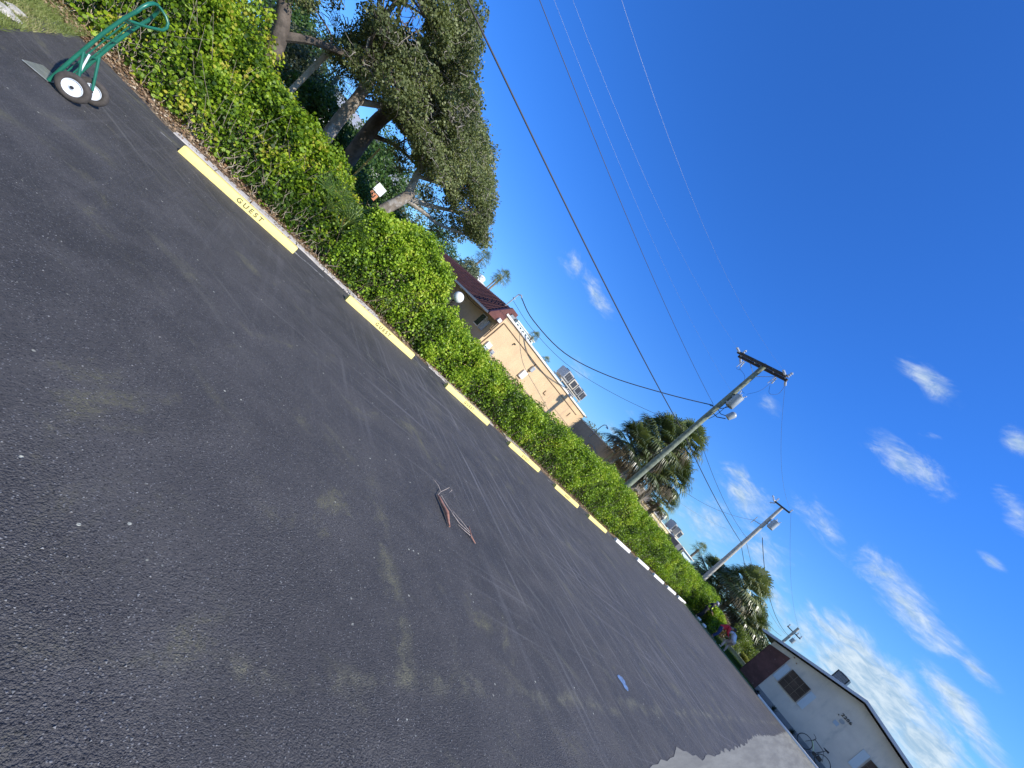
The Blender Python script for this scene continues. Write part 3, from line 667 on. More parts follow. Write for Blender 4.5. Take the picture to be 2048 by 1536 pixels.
# ================================================================== PALMS
M_ptrunk = mat('palm_trunk', (.24, .20, .15), .95, var=.35, scale=9, bump=.9, bscale=14)
def cabbage_palm(loc, trunk_h, R, nleaf, label, seed, group='cabbage palms along the power line', dead=.25, blades=22, lean=(0, 0), name='cabbage_palm', spread=1.35, tb=0.):
    random.seed(seed); t = thing(name, label, 'palm tree', loc, 0, group)
    top = Vector((lean[0], lean[1], trunk_h)); mb = MB()
    ps = [(top.x * (i / 9) ** 1.4, top.y * (i / 9) ** 1.4, trunk_h * i / 9) for i in range(10)]
    mb.tube(ps, [.19 - .004 * i + .012 * (i % 2) for i in range(10)] if R > 1.2 else [R * .11] * 10, 10); mb.build('trunk', M_ptrunk, t, True)
    V, F, T = [], [], []; V2, F2, T2 = [], [], []
    for i in range(nleaf):
        a = i * 2.39996; u = i / nleaf; el = math.radians(82 - 125 * u ** .9) + random.gauss(0, .09); dd = (math.cos(a) * math.cos(el), math.sin(a) * math.cos(el), math.sin(el) + .05)
        L = R * random.uniform(.85, 1.12) * (1 if u < .8 else .9)
        if u > 1 - dead: fan_data(V2, F2, T2, top, dd, L * .95, blades - 4, spread * .75, 1.3, .018, random.random())
        else: fan_data(V, F, T, top + Vector((0, 0, .25 - .3 * u)), dd, L, blades, spread, .45 + .6 * u, .021, .25 + .6 * random.random() - .25 * u + tb)
    fan_obj('fronds', V, F, T, M_palm, t)
    if V2: fan_obj('dead_fronds', V2, F2, T2, M_dead, t)
    return t
cabbage_palm((-12.9, 21.9, 0), 5.4, 2.0, 60, 'broad dark cabbage palm just left of the nearer power pole, with dead lower fronds', 11, dead=.2)
cabbage_palm((-12.3, 22.8, 0), 6.5, 1.6, 46, 'tallest cabbage palm crown directly behind the transformers pole', 12, dead=.2)
cabbage_palm((-12.4, 24.9, 0), 4.6, 1.85, 54, 'cabbage palm with shaggy olive fronds just right of the nearer power pole', 13, dead=.2)
cabbage_palm((-13.2, 20.6, 0), 3.9, 1.7, 44, 'left end palm of the near cluster, low and very dark', 15, dead=.2, tb=-.15)
cabbage_palm((-12.6, 27.6, 0), 3.2, 1.4, 36, 'right end palm of the near cluster, hanging over the cream building', 16, dead=.2)
cabbage_palm((-12.9, 23.0, 0), 3.6, 1.8, 44, 'short cabbage palm filling the gap low behind the nearer power pole', 14, dead=.25, tb=-.15)
cabbage_palm((-8.5, 40.5, 0), 4.1, 2.3, 62, 'large full cabbage palm above the person in red', 21, dead=.15, tb=.15)
cabbage_palm((-7.3, 41.5, 0), 2.4, 2.1, 56, 'low shaggy cabbage palm behind the person in red', 22, dead=.3, tb=.15)
cabbage_palm((-9.8, 41.0, 0), 2.7, 1.9, 46, 'dark cabbage palm left of the far pole foot, nearer the hedge', 23, dead=.15)
cabbage_palm((-11.2, 41.0, 0), 2.8, 1.8, 40, 'small cabbage palm left of the far power pole against the sky', 24, dead=.1)
cabbage_palm((-6.9, 42.5, 0), 2.2, 1.8, 44, 'stubby cabbage palm with straw-coloured fronds behind the white cap', 25, dead=.45, tb=.3)
# distant fan palms over the roofs
for (x, y, z, R, lb, sd_) in ((-60, 25.7, 9.9, 1.7, 'distant fan palm over the maroon roof, nearest the big trees', 31), (-60, 30.5, 10.7, 1.9, 'distant fan palm over the maroon roof, next to the white tank', 32), (-50, 36.9, 7.7, 1.2, 'small distant fan palm beside the pale hotel tower', 33), (-20, 62.8, 4.9, 1.25, 'lone fan palm between the far roof and the second power pole', 34), (-48, 40.5, 6.6, 1.0, 'small dark fan palm low over the beige parapet', 35), (-58, 29.0, 9.4, 1.1, 'small fan palm between the two taller distant ones', 36)):
    cabbage_palm((x, y, -.05), z, R, 26, lb, sd_, 'distant palms over the roofs', dead=.12, blades=11, name='fan_palm', spread=1.5, tb=.1)

# ================================================================== TREES
M_tree = leaf_mat('tree_leaves', [(0, (.045, .06, .022)), (.4, (.13, .155, .055)), (.75, (.235, .27, .10)), (1, (.38, .37, .2))], .5, .32, .45)
M_shrub = leaf_mat('shrub_leaves', [(0, (.03, .06, .015)), (.5, (.07, .14, .03)), (1, (.13, .22, .04))], .45, .35)
M_olive = leaf_mat('olive_leaves', [(0, (.05, .055, .02)), (.5, (.11, .11, .04)), (1, (.19, .17, .07))], .5, .3)
M_grey = leaf_mat('grey_green_leaves', [(0, (.06, .08, .045)), (.5, (.13, .16, .09)), (1, (.24, .27, .17))], .5, .3)
M_bark = mat('grey_bark', (.20, .165, .13), .9, var=.35, scale=5, bump=.8, bscale=16, dirt=(.33, .30, .27, 1), dscale=4, dlo=.48, dhi=.62)
M_barkd = mat('dark_bark', (.10, .08, .065), .9, var=.4, scale=5, bump=.8, bscale=16)

M_limb = mat('weathered_limb', (.27, .24, .20), .9, var=.4, scale=6)
def smooth_path(pts, k=4):
    out = []; n = len(pts)
    for i in range(n - 1):
        p0, p1, p2, p3 = (Vector(pts[max(i - 1, 0)]), Vector(pts[i]), Vector(pts[i + 1]), Vector(pts[min(i + 2, n - 1)]))
        for j in range(k):
            t = j / k; out.append(.5 * ((2 * p1) + (p2 - p0) * t + (2 * p0 - 5 * p1 + 4 * p2 - p3) * t * t + (3 * p1 - p0 - 3 * p2 + p3) * t ** 3))
    out.append(Vector(pts[-1])); return out
def limb(mb, pts, r0, r1, n=9):
    sp = smooth_path(pts); m = len(sp); mb.tube(sp, [r0 + (r1 - r0) * (i / (m - 1)) ** .8 for i in range(m)], n); return sp
def crown_points(clumps, per, rmin=.35, shell=.5):
    P = []; N = []
    for (x, y, z, r, fz) in clumps:
        n = int(per * r * r); d = RNG.normal(size=(n, 3)); d /= np.linalg.norm(d, axis=1)[:, None]
        rr = r * (shell + (1 - shell) * RNG.random(n) ** .6) * (.5 + 1.0 * vnoise(d * 2 + np.array([x, y, z]) * 3 + 20, 1.1))
        p = d * rr[:, None]; p[:, 2] *= fz; P.append(p + np.array([x, y, z])); N.append(d)
    P = np.concatenate(P); N = np.concatenate(N); k = vnoise(P + 9, 1.5) > .30
    return P[k], N[k]
def big_tree(name, label, base, trunk, branches, clumps, per, size, m, bark, r0, r1, seed, twigs=60, aspect=.42, tintb=0.0, cat='tree', group=None, twm=None):
    random.seed(seed); t = thing(name, label, cat, base, 0, group); b = Vector(base)
    rel = lambda q: [Vector(p) - b for p in q]
    mb = MB(); limb(mb, rel(trunk), r0, r1, 12); tr = mb.build('trunk', bark, t, True)
    bm_ = MB(); ends = []
    for (pts, a, c) in branches: sp = limb(bm_, rel(pts), a, c, 7); ends += sp[len(sp) // 2:]
    # finer limbs reach into the clumps
    if not ends: ends = [Vector(trunk[-1]) - b]
    cl = list(clumps); random.shuffle(cl)
    for (x, y, z, r, fz) in cl:
        q = Vector((x, y, z)) - b; e = min(ends, key=lambda w: (w - q).length + random.uniform(0, .4)); mid = (e + q) / 2 + Vector((random.gauss(0, .12), random.gauss(0, .12), random.uniform(-.05, .2)))
        limb(bm_, [e, mid, q], .035 if r > .4 else .02, .012, 5)
        for k in range(int(twigs * r)):
            o0 = q + Vector((random.gauss(0, 1), random.gauss(0, 1), random.gauss(0, .7))) * r * .38
            dd = Vector((random.gauss(0, 1), random.gauss(0, 1), random.gauss(0, .8))).normalized() * r * random.uniform(.3, .75); jit = lambda s: Vector((random.gauss(0, s), random.gauss(0, s), random.gauss(0, s)))
            bm_.tube([o0, o0 + dd * .35 + jit(.05), o0 + dd * .7 + jit(.06), o0 + dd + jit(.05)], [.009, .007, .005, .002], 4, cap=False)
    bm_.build('branches', twm or M_limb, t, True, fix=False)
    P, N = crown_points(clumps, per); tint = .05 + .6 * vnoise(P + 2, 1.3) + .4 * RNG.random(len(P)) - .12 + tintb
    leaves('crown', P - np.array(base), size, m, t, aspect, N, .3, 'quad', tint, .3)
    return t
def clump_fill(n, fn, seed):
    rr = random.Random(seed); out = []
    while len(out) < n:
        c = fn(rr)
        if c: out.append(c)
    return out
# crown silhouette over the bank, seen from the lot: top of the leaves against y
YT = [-7, -3.5, -1.2, .6, 1.3, 1.9, 3.0, 3.8, 4.6, 5.0]; ZT = [9.0, 8.6, 7.7, 7.0, 6.3, 5.75, 5.55, 5.0, 4.35, 3.7]
YB = [-7, -2.5, -1.5, 0, 1.0, 2.0, 3.0, 4.0, 5.0]; ZB = [3.3, 3.1, 3.0, 3.3, 3.45, 3.35, 3.25, 3.3, 3.5]
def region(y0, y1, x0, x1, rl, rh):
    def fn(rr):
        x = rr.uniform(x0, x1); y = rr.uniform(y0, y1); k = x / -12.5; r = rr.uniform(rl, rh)
        # keep the outline where it is for a tree deeper or nearer
        zt = (np.interp(y / k, YT, ZT) - 1.52) * k + 1.52 - r * .8; zb = (np.interp(y / k, YB, ZB) - 1.52) * k + 1.52 + r * .45
        if zb > zt: return None
        return (x, y, rr.uniform(zb, zt), r, .75)
    return fn
big_tree('shade_tree', 'leftmost spreading shade tree with a dark trunk leaning right out of the vines', (-12.3, -1.75, -.05),
    [(-12.3, -1.8, 0), (-12.3, -1.6, 1.3), (-12.2, -1.5, 2.1), (-12.15, -1.62, 2.55), (-12.1, -1.95, 3.1), (-12.1, -2.4, 3.8), (-12.2, -2.7, 4.8)],
    [([(-12.15, -1.6, 2.5), (-12.1, -1.2, 3.0), (-12.1, -.6, 3.5), (-12.3, .1, 4.2)], .11, .04), ([(-12.1, -2.2, 3.5), (-11.6, -3.2, 4.0), (-11.4, -4.2, 4.6)], .12, .04), ([(-12.1, -2.4, 3.9), (-13.0, -2.2, 4.9), (-13.6, -1.6, 5.8)], .1, .04)],
    clump_fill(96, region(-6.5, .4, -14.6, -10.9, .32, .68), 1), 4200, .06, M_tree, M_barkd, .2, .11, 41, 34, twm=M_barkd)
big_tree('shade_tree', 'shade tree with a thick pale sunlit trunk rising straight from the bank', (-13.4, .2, -.05),
    [(-13.4, .25, 0), (-13.4, .3, 1.0), (-13.4, .25, 1.7), (-13.35, .12, 2.5), (-13.3, .05, 3.2), (-13.3, -.1, 4.0)],
    [([(-13.3, .05, 3.1), (-13.6, .7, 3.9), (-13.7, 1.1, 4.9)], .11, .04), ([(-13.3, 0, 3.5), (-12.6, -.6, 4.3), (-12.2, -.8, 5.4)], .1, .04), ([(-13.3, -.1, 4), (-13.3, .3, 5), (-13.2, .4, 6)], .1, .04)],
    clump_fill(84, region(-.9, 2.3, -15, -11.2, .28, .58), 2), 4400, .06, M_tree, M_bark, .19, .13, 42, 40)
big_tree('shade_tree', 'shade tree with a broad dark trunk dappled by sun, third trunk from the left', (-15.2, 1.1, -.05),
    [(-15.2, 1.25, 0), (-15.2, 1.15, 1.0), (-15.1, 1.05, 1.9), (-15.1, .9, 2.8), (-15.1, .8, 3.6), (-15.1, .9, 4.6)],
    [([(-15.1, .85, 3.0), (-15.0, 1.6, 3.5), (-15.0, 2.6, 3.7)], .1, .03), ([(-15.1, .8, 3.8), (-15.5, 1.6, 4.8), (-15.5, 2.2, 5.6)], .12, .04), ([(-15.1, .9, 4.2), (-14.5, .3, 5.2), (-14.3, 0, 6.2)], .1, .04)],
    clump_fill(54, region(.4, 3.4, -17, -13.8, .32, .62), 3), 3600, .066, M_tree, M_barkd, .25, .2, 43, 26, twm=M_barkd)
big_tree('shade_tree', 'rightmost shade tree forking low into pale crooked limbs', (-12.4, 2.15, -.05),
    [(-12.4, 2.0, 0), (-12.4, 2.1, .9), (-12.4, 2.2, 1.5), (-12.4, 2.3, 2.0), (-12.4, 2.4, 2.55), (-12.4, 2.35, 2.75)],
    [([(-12.4, 2.38, 2.6), (-12.4, 2.15, 3.2), (-12.35, 1.95, 3.75), (-12.3, 1.5, 4.3), (-12.3, 1.4, 4.8)], .12, .045),
     ([(-12.35, 2.2, 3.15), (-12.2, 2.6, 3.45), (-12.1, 3.0, 3.75), (-12.1, 3.3, 4.2)], .07, .03),
     ([(-12.4, 2.4, 2.5), (-12.3, 2.9, 2.85), (-12.3, 3.2, 3.1), (-12.2, 3.7, 3.55), (-12.2, 4.0, 4.0)], .09, .03),
     ([(-12.4, 2.35, 2.45), (-12.3, 3.05, 2.65), (-12.1, 3.45, 2.75), (-12.0, 4.1, 3.15), (-11.9, 4.35, 3.4)], .07, .03),
     ([(-12.4, 2.1, 3.3), (-12.8, 1.7, 3.9), (-13.1, 1.8, 4.6)], .06, .03)],
    clump_fill(92, region(1.3, 4.75, -14.4, -11.0, .24, .5), 4) + [(-12.6, 3.9, 3.15, .34, .8), (-12.9, 4.35, 3.2, .3, .8), (-13.1, 3.5, 2.95, .32, .8), (-13.2, 4.3, 2.85, .26, .8), (-13.4, 3.9, 2.65, .28, .8), (-13.0, 2.9, 3.1, .3, .8), (-12.8, 4.6, 3.5, .3, .8), (-13.5, 1.9, 3.1, .3, .8), (-13.6, 1.5, 3.3, .34, .8)], 4700, .055, M_tree, M_bark, .19, .14, 44, 44, tintb=.1)
# understorey shrubs and trees seen below the crowns
def shrub(name, label, cat, c, R, m, n, size, seed, cl=9, fz=.8, group=None, aspect=.4):
    random.seed(seed); x, y, h = c; rr = random.Random(seed)
    t = thing(name, label, cat, (x, y, -.05), 0, group)
    cls = [(rr.uniform(-.6, .6) * R, rr.uniform(-.6, .6) * R, h * rr.uniform(.25, .85), R * rr.uniform(.35, .6), fz) for _ in range(cl)]
    P, N = crown_points(cls, n / max(.01, sum(q[3] ** 2 for q in cls))); k = P[:, 2] > 0; P = P[k]; N = N[k]
    leaves('foliage', P, size, m, t, aspect, N, .35, 'quad', .05 + .55 * vnoise(P + 4, 1.4) + .4 * RNG.random(len(P)) - .1)
    mb = MB()
    for q in cls: mb.tube([(q[0] * .2, q[1] * .2, 0), (q[0] * .6, q[1] * .6, q[2] * .5), (q[0], q[1], q[2])], [.05, .035, .012], 5)
    mb.build('stems', M_barkd, t)
    return t
G_ = 'shrubs in the yard behind the bank'
shrub('shrub', 'feathery grey-green shrub left of the thin palm stem', 'shrub', (-19, -2.1, 3.7), 1.9, M_grey, 12000, .10, 51, group=G_)
shrub('shrub', 'dark bushy shrub between the pale trunk and the thin palm stem', 'shrub', (-18, -.2, 3.3), 1.5, M_shrub, 11000, .10, 52, group=G_)
shrub('shrub', 'bright leafy shrub between the pale trunk and the dappled trunk', 'shrub', (-18.5, 1.05, 3.6), 1.5, M_shrub, 8000, .09, 53, group=G_)
shrub('shrub', 'big dark shrub right of the yellow stake under the crowns', 'shrub', (-25, 2.9, 4.6), 2.3, M_shrub, 12000, .14, 54, group=G_)
shrub('shrub', 'leafy mid-green shrub right behind the forked tree trunk', 'shrub', (-15.2, 3.3, 2.6), 1.0, M_shrub, 8000, .075, 161, group=G_)
shrub('shrub', 'dusty green shrub just over the vines left of the forked tree', 'shrub', (-14.8, 2.0, 2.1), .7, M_shrub, 5000, .07, 164, group=G_)
shrub('shrub', 'low olive shrub at the foot of the forked tree', 'shrub', (-17.5, 4.1, 2.5), 1.3, M_olive, 7000, .09, 55, group=G_)
shrub('shrub', 'round dark shrub beside the globe lamp at the maroon roof', 'shrub', (-19, 6.0, 3.2), 1.7, M_shrub, 9000, .10, 56, group=G_)
shrub('shrub', 'tall grey-green shrub touching the left end of the maroon roof', 'shrub', (-29, 12.5, 5.0), 2.0, M_grey, 9000, .13, 57, group=G_)
shrub('shrub', 'olive shrub in the left corner behind the dark leaning trunk', 'shrub', (-22, -6.2, 4.0), 2.3, M_grey, 9000, .13, 58, group=G_)
shrub('shrub', 'small bright shrub in front of the parked car', 'shrub', (-16.3, 1.9, 1.6), .7, M_shrub, 4000, .07, 59, group=G_)
shrub('tree', 'dense mid-green tree filling the gap between the dappled trunk and the forked one', 'tree', (-30, 1.2, 5.6), 2.6, M_shrub, 12000, .14, 151, cl=12, group='trees far behind the beige building')
shrub('tree', 'dense dark tree filling the gap between the leaning trunk and the pale trunk', 'tree', (-29, -3.6, 6.2), 2.9, M_shrub, 13000, .15, 152, cl=12, group='trees far behind the beige building')
# distant tree masses over the roofs
G2 = 'trees far behind the beige building'
for (x, y, h, R, m, lb, sd_) in ((-27, 31, 4.4, 2.3, M_olive, 'brownish olive tree behind the far end of the beige wall', 61), (-26, 34.5, 4.4, 2.0, M_olive, 'olive tree right of the roof condensers', 62), (-24.5, 36.5, 3.9, 1.9, M_shrub, 'green tree touching the left palm cluster', 63), (-30, 28.5, 5.0, 1.9, M_olive, 'olive tree directly behind the roof condensers', 64),
                                 (-36, 11.8, 5.9, 2.2, M_shrub, 'round green tree over the left end of the maroon roof', 65), (-46, 19.5, 6.6, 2.0, M_shrub, 'dark tree at the foot of the distant fan palms', 66), (-34, 6.5, 6.5, 2.8, M_grey, 'pale feathery tree seen through the crowns', 67), (-38, -5, 7.5, 3.4, M_shrub, 'tall green tree far behind the leaning trunk', 68), (-36, 1.2, 6.0, 2.6, M_grey, 'silvery tree far behind the dappled trunk', 69)):
    shrub('tree', lb, 'tree', (x, y, h), R, m, 6500, .15, sd_, cl=12, group=G2)
# beyond the lawn
shrub('shrub', 'bright lime-green rounded shrub beside the brown wall', 'shrub', (-5.75, 39.6, 1.9), 1.3, leaf_mat('lime_leaves', [(0, (.10, .15, .03)), (1, (.27, .33, .08))], .45, .35), 9000, .09, 71, cl=12)
shrub('shrub', 'grey-green feathery shrub under the corner of the eave', 'shrub', (-5.2, 41.8, 3.0), 1.35, M_grey, 8000, .11, 72, cl=12)
shrub('shrub', 'yellow-green low shrub touching the foot of the brown wall', 'shrub', (-4.75, 38.6, .9), .65, leaf_mat('yellow_leaves', [(0, (.16, .18, .03)), (1, (.36, .36, .07))], .45, .35), 3000, .08, 73, cl=7)
shrub('shrub', 'dry reddish-brown shrub between the two groups of people', 'shrub', (-7.0, 36.8, 1.4), .95, leaf_mat('reddish_leaves', [(0, (.09, .05, .03)), (1, (.24, .17, .07))], .5, .3), 4500, .08, 74, cl=8)
# slim palm stems in the yard
M_pale = mat('pale_stem', (.42, .36, .28), .9, var=.25, scale=8, bump=.5, bscale=12)
for (x, y, h, ly, R, lb, sd_) in ((-14.0, -.92, 3.6, -.12, 1.0, 'slender pale palm stem leaning left under the crowns', 81), (-19.5, -.65, 3.9, -.1, 1.1, 'second slender palm stem close behind the first', 82)):
    random.seed(sd_); t = thing('slender_palm', lb, 'palm tree', (x, y, -.05), 0, 'slender palms under the crowns'); MB().tube([(0, 0, 0), (0, ly * .4, h * .5), (0, ly, h)], [.085, .07, .06], 9).build('trunk', M_pale, t, True)
    V, F, T = [], [], []
    for i in range(16):
        a = i * 2.4; el = math.radians(70 - 6.5 * i); fan_data(V, F, T, (0, ly, h), (math.cos(a) * math.cos(el), math.sin(a) * math.cos(el), math.sin(el)), R, 11, 1.2, .8, .015, random.random())
    fan_obj('fronds', V, F, T, M_palm, t)

# ================================================================== BUILDINGS
M_peach = mat('peach_stucco', (.62, .445, .26), .9, var=.07, scale=1.2, bump=.5, bscale=30, dirt=(.50, .35, .22, 1), dscale=1.3, dlo=.5, dhi=.78, dstretch=(1.5, 1.5, .45), scuff=(.48, .34, .22, 1), sscale=2.5, slo=.62, shi=.75)
M_cream = mat('cream_stucco', (.72, .58, .33), .9, var=.07, scale=1.0, bump=.4, bscale=30, dirt=(.55, .45, .28, 1), dscale=1.3, dlo=.54, dhi=.75)
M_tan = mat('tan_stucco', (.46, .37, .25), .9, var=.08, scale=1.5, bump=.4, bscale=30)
M_trim = mat('pale_trim', (.72, .68, .60), .6, var=.06)
M_maroonfas = mat('maroon_fascia', (.13, .04, .03), .5, var=.2, scale=4)
def ribbed_roof():
    m = bpy.data.materials.new('maroon_roofing'); m.use_nodes = True; w = NT(m.node_tree); bs = w.n['Principled BSDF']; tc = w.new('ShaderNodeTexCoord').outputs['Object']
    col = w.mix(w.mapr(w.noise(tc, 2.2, 5), .3, .7), (.048, .016, .013), (.085, .028, .022)); w.put(bs, 'Base Color', col); bs.inputs['Roughness'].default_value = .6
    return m
M_maroon = ribbed_roof()
M_metal = mat('grey_metal', (.42, .43, .43), .5, .4, var=.15, scale=10)
M_acd = mat('dark_grille', (.055, .06, .07), .5, .3, var=.3, scale=30)
M_acl = mat('beige_cabinet', (.50, .46, .38), .5, var=.1)
M_pipe = mat('brown_conduit', (.24, .15, .08), .7, var=.2)
M_glassd = mat('dark_glass', (.03, .035, .04), .15, spec=.8)
M_black = mat('black_metal', (.02, .02, .022), .45)
M_cable = mat('black_cable', (.012, .012, .014), .6)
M_wire = mat('weathered_wire', (.16, .18, .20), .5, .4)
M_white = mat('white_enamel', (.75, .76, .76), .45, var=.04)

# beige building with the maroon mansard
b1 = thing('beige_building', 'single-storey peach stucco building with a maroon mansard roof behind the hedge', 'building', (-23, 13.78, 0))
o = Vector((23, -14.2, 0))
def rel(p): return (p[0] + 23, p[1] - 14.2, p[2])
w_ = MB(); w_.box(rel((-23.5, 14.46, 1.5)), (16.0, 9.12, 3.1)); w_.build('wall', M_peach, b1)
# end wall gets a darker tan facing, set 3 mm proud
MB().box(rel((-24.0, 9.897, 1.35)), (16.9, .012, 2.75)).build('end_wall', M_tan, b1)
MB().box(rel((-23.4, 14.5, 3.09)), (15.95, 9.35, .10)).build('parapet_cap', M_trim, b1)
ms = MB(); ms.add([rel(p) for p in ((-33, 9.2, 2.52), (-15.62, 9.2, 2.52), (-15.62, 9.86, 3.42), (-33, 9.86, 3.42), (-33, 10.2, 3.42), (-15.62, 10.2, 3.42), (-33, 9.88, 2.60), (-15.62, 9.88, 2.60))],
                  [(0, 1, 2, 3), (3, 2, 5, 4), (0, 6, 7, 1), (1, 7, 5, 2), (0, 3, 4, 6), (6, 4, 5, 7)])
rf = ms.build('roof', M_maroon, b1)
rb = MB()
for i in range(86): x = -32.95 + i * .2; rb.add([rel((x - .02, 9.185, 2.53)), rel((x + .02, 9.185, 2.53)), rel((x + .02, 9.845, 3.43)), rel((x - .02, 9.845, 3.43)), rel((x, 9.165, 2.54)), rel((x, 9.825, 3.44))], [(0, 4, 5, 3), (4, 1, 2, 5)])
for j in range(1, 7): t_ = j / 7; y_, z_ = 9.2 + .66 * t_, 2.52 + .9 * t_; rb.box(rel((-24.3, y_ - .012, z_)), (17.3, .02, .018))
rb.build('roof_seams', M_maroon, rf)
fs_ = MB(); fs_.prism([(9.17 - 14.2, 2.44), (9.17 - 14.2, 2.58), (9.84 - 14.2, 3.47), (10.3 - 14.2, 3.47), (10.3 - 14.2, 3.3), (9.98 - 14.2, 3.28), (9.98 - 14.2, 2.5)], -15.60 + 23, -15.47 + 23, 'X'); fs_.build('fascia', M_maroonfas, rf)
MB().box(rel((-24.3, 9.19, 2.47)), (17.4, .05, .10)).build('soffit_trim', M_trim, b1)
cd = MB()
cd.tube([rel(p) for p in ((-15.47, 10.15, 2.72), (-15.47, 13.2, 2.70), (-15.47, 15.5, 2.72), (-15.47, 18.4, 2.70))], .016, 6); cd.tube([rel(p) for p in ((-15.46, 10.12, 2.72), (-15.46, 10.12, 2.1), (-15.46, 10.08, 1.2))], .022, 6)
cd.tube([rel(p) for p in ((-15.46, 9.95, 2.62), (-15.46, 9.95, 1.6))], .02, 6); cd.tube([rel(p) for p in ((-15.47, 13.3, 2.70), (-15.47, 13.3, 1.9))], .03, 6)
cd.tube([rel(p) for p in ((-15.47, 9.78, 2.28), (-15.47, 9.78, 2.05), (-15.47, 9.98, 2.05))], .022, 6); cd.tube([rel(p) for p in ((-15.47, 15.2, 2.22), (-15.47, 15.2, 2.02), (-15.47, 15.42, 2.02))], .022, 6)
cd.tube([rel(p) for p in ((-15.47, 17.9, 2.5), (-15.47, 17.9, 2.2))], .02, 6); cd.build('conduit', M_pipe, b1)
MB().box(rel((-15.42, 9.78, 2.62)), (.14, .2, .18), bev=.015).build('wall_light', M_white, b1)
for (y, z, a, b, mm) in ((13.18, 1.83, .34, .44, M_white), (13.34, 2.38, .22, .30, M_metal), (10.42, 1.42, .3, .4, M_white), (10.85, 1.32, .2, .34, M_metal), (11.4, 2.48, .06, .08, M_black)):
    MB().box(rel((-15.44, y, z)), (.12, a, b), bev=.01).build('service_box', mm, b1)
wn = MB().box(rel((-16.75, 9.87, 2.0)), (.55, .05, .7)).build('window', M_white, b1)
MB().box(rel((-16.75, 9.835, 2.0)), (.45, .03, .6)).build('glass', M_glassd, wn)
MB().box(rel((-16.1, 9.83, 1.95)), (.3, .12, .6), bev=.01).build('service_box', M_metal, b1)
MB().tube([rel(p) for p in ((-18.9, 9.17, 2.45), (-18.4, 9.4, 2.28), (-17.6, 9.5, 2.3), (-16.3, 9.6, 2.4))], .014, 5).build('slack_cable', M_cable, b1)
MB().lathe([(.07, 0), (.10, .02), (.10, .14), (.04, .18)], rel((-20.4, 9.6, 2.38)), n=14).build('security_light', M_white, b1)
mst = MB(); mst.tube([rel((-16.0, 9.75, 3.2)), rel((-15.95, 9.75, 4.12))], .028, 8); mst.tube([rel((-15.95, 9.75, 4.12)), rel((-15.86, 9.82, 4.2)), rel((-15.78, 9.9, 4.12))], .034, 8); mst.box(rel((-15.97, 9.75, 3.85)), (.14, .1, .03)); mst.build('service_mast', M_metal, b1)

# roof condensers
def condenser(label, x, y, z, w, d, h, m=M_acd, grp='condensers on the beige roof', n=(3, 1)):
    t = thing('roof_condenser', label, 'air conditioner', (x, y, z), 0, grp)
    MB().box((0, 0, h / 2 + .02), (w, d, h), bev=.02).build('cabinet', M_acl if m is M_acl else M_metal, t)
    g = MB(); s = (d - .1) / n[0]
    for i in range(n[0]): g.box((w / 2 + .012, -d / 2 + .05 + s * (i + .5), h / 2 + .02), (.02, s * .8, h * .72))
    g.build('grille', M_acd, t)
    f = MB().lathe([(min(w, d) * .36, 0), (min(w, d) * .36, .05), (.04, .06)], (0, 0, h + .02), n=18).build('fan', M_black, t)
    for a in (-1, 1): MB().box((a * w * .35, 0, -.04), (.06, d, .12)).build('skid', M_acl, t)
    return t
rk = thing('roof_rack', 'steel rack carrying the condensers on the beige roof', 'equipment rack', (-19, 19.2, 3.14))
r_ = MB()
for y in (-1.3, -.4, .5, 1.3):
    for x in (-.5, .5): r_.tube([(x, y, 0), (x, y, .52)], .03, 6)
for x in (-.5, .5): r_.tube([(x, -1.5, .52), (x, 1.5, .52)], .035, 6); r_.tube([(x, -1.5, .3), (x, 1.5, .3)], .025, 6)
r_.build('frame', M_acl, rk)
condenser('dark condenser at the left end of the roof rack', -19, 18.15, 3.78, .9, .72, .62)
condenser('condenser with a beige side, second on the roof rack', -19, 18.98, 3.78, .9, .68, .58, M_acl, n=(1, 1))
condenser('dark condenser third from the left on the roof rack', -19, 19.72, 3.78, .9, .6, .56)
condenser('condenser at the right end of the roof rack', -19, 20.42, 3.78, .9, .6, .60, M_acd, n=(2, 1))
condenser('small condenser under the roof rack', -18.6, 19.3, 3.18, .5, .9, .36)

# second building beyond
b2 = thing('low_building', 'low cream building beyond the peach one with a shaded grey-tan end wall', 'building', (-18, 28, 0))
def rel2(p): return (p[0] + 18, p[1] - 28, p[2])
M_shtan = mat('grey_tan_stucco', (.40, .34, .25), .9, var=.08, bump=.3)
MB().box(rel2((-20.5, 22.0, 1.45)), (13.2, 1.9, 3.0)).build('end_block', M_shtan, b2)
MB().box(rel2((-20.5, 22.0, 2.97)), (13.3, 2.0, .07)).build('parapet_cap', M_trim, b2)
MB().box(rel2((-19.9, 29.5, 1.28)), (12.0, 13.1, 2.6)).build('wall', M_cream, b2)
MB().box(rel2((-19.88, 29.5, 2.61)), (12.1, 13.2, .08)).build('roof_edge', M_trim, b2)
MB().box(rel2((-13.875, 22.0, 1.45)), (.012, 1.86, 2.9)).build('side_wall', M_cream, b2)
cd = MB(); cd.tube([rel2(p) for p in ((-13.84, 23.3, 2.35), (-13.84, 30.0, 2.32), (-13.84, 35.8, 2.30))], .02, 5); cd.tube([rel2((-15.6, 21.0, 1.0)), rel2((-15.6, 21.0, 2.2)), rel2((-15.2, 21.0, 2.3)), rel2((-14.2, 21.0, 1.9))], .03, 5); cd.build('conduit', M_metal, b2)
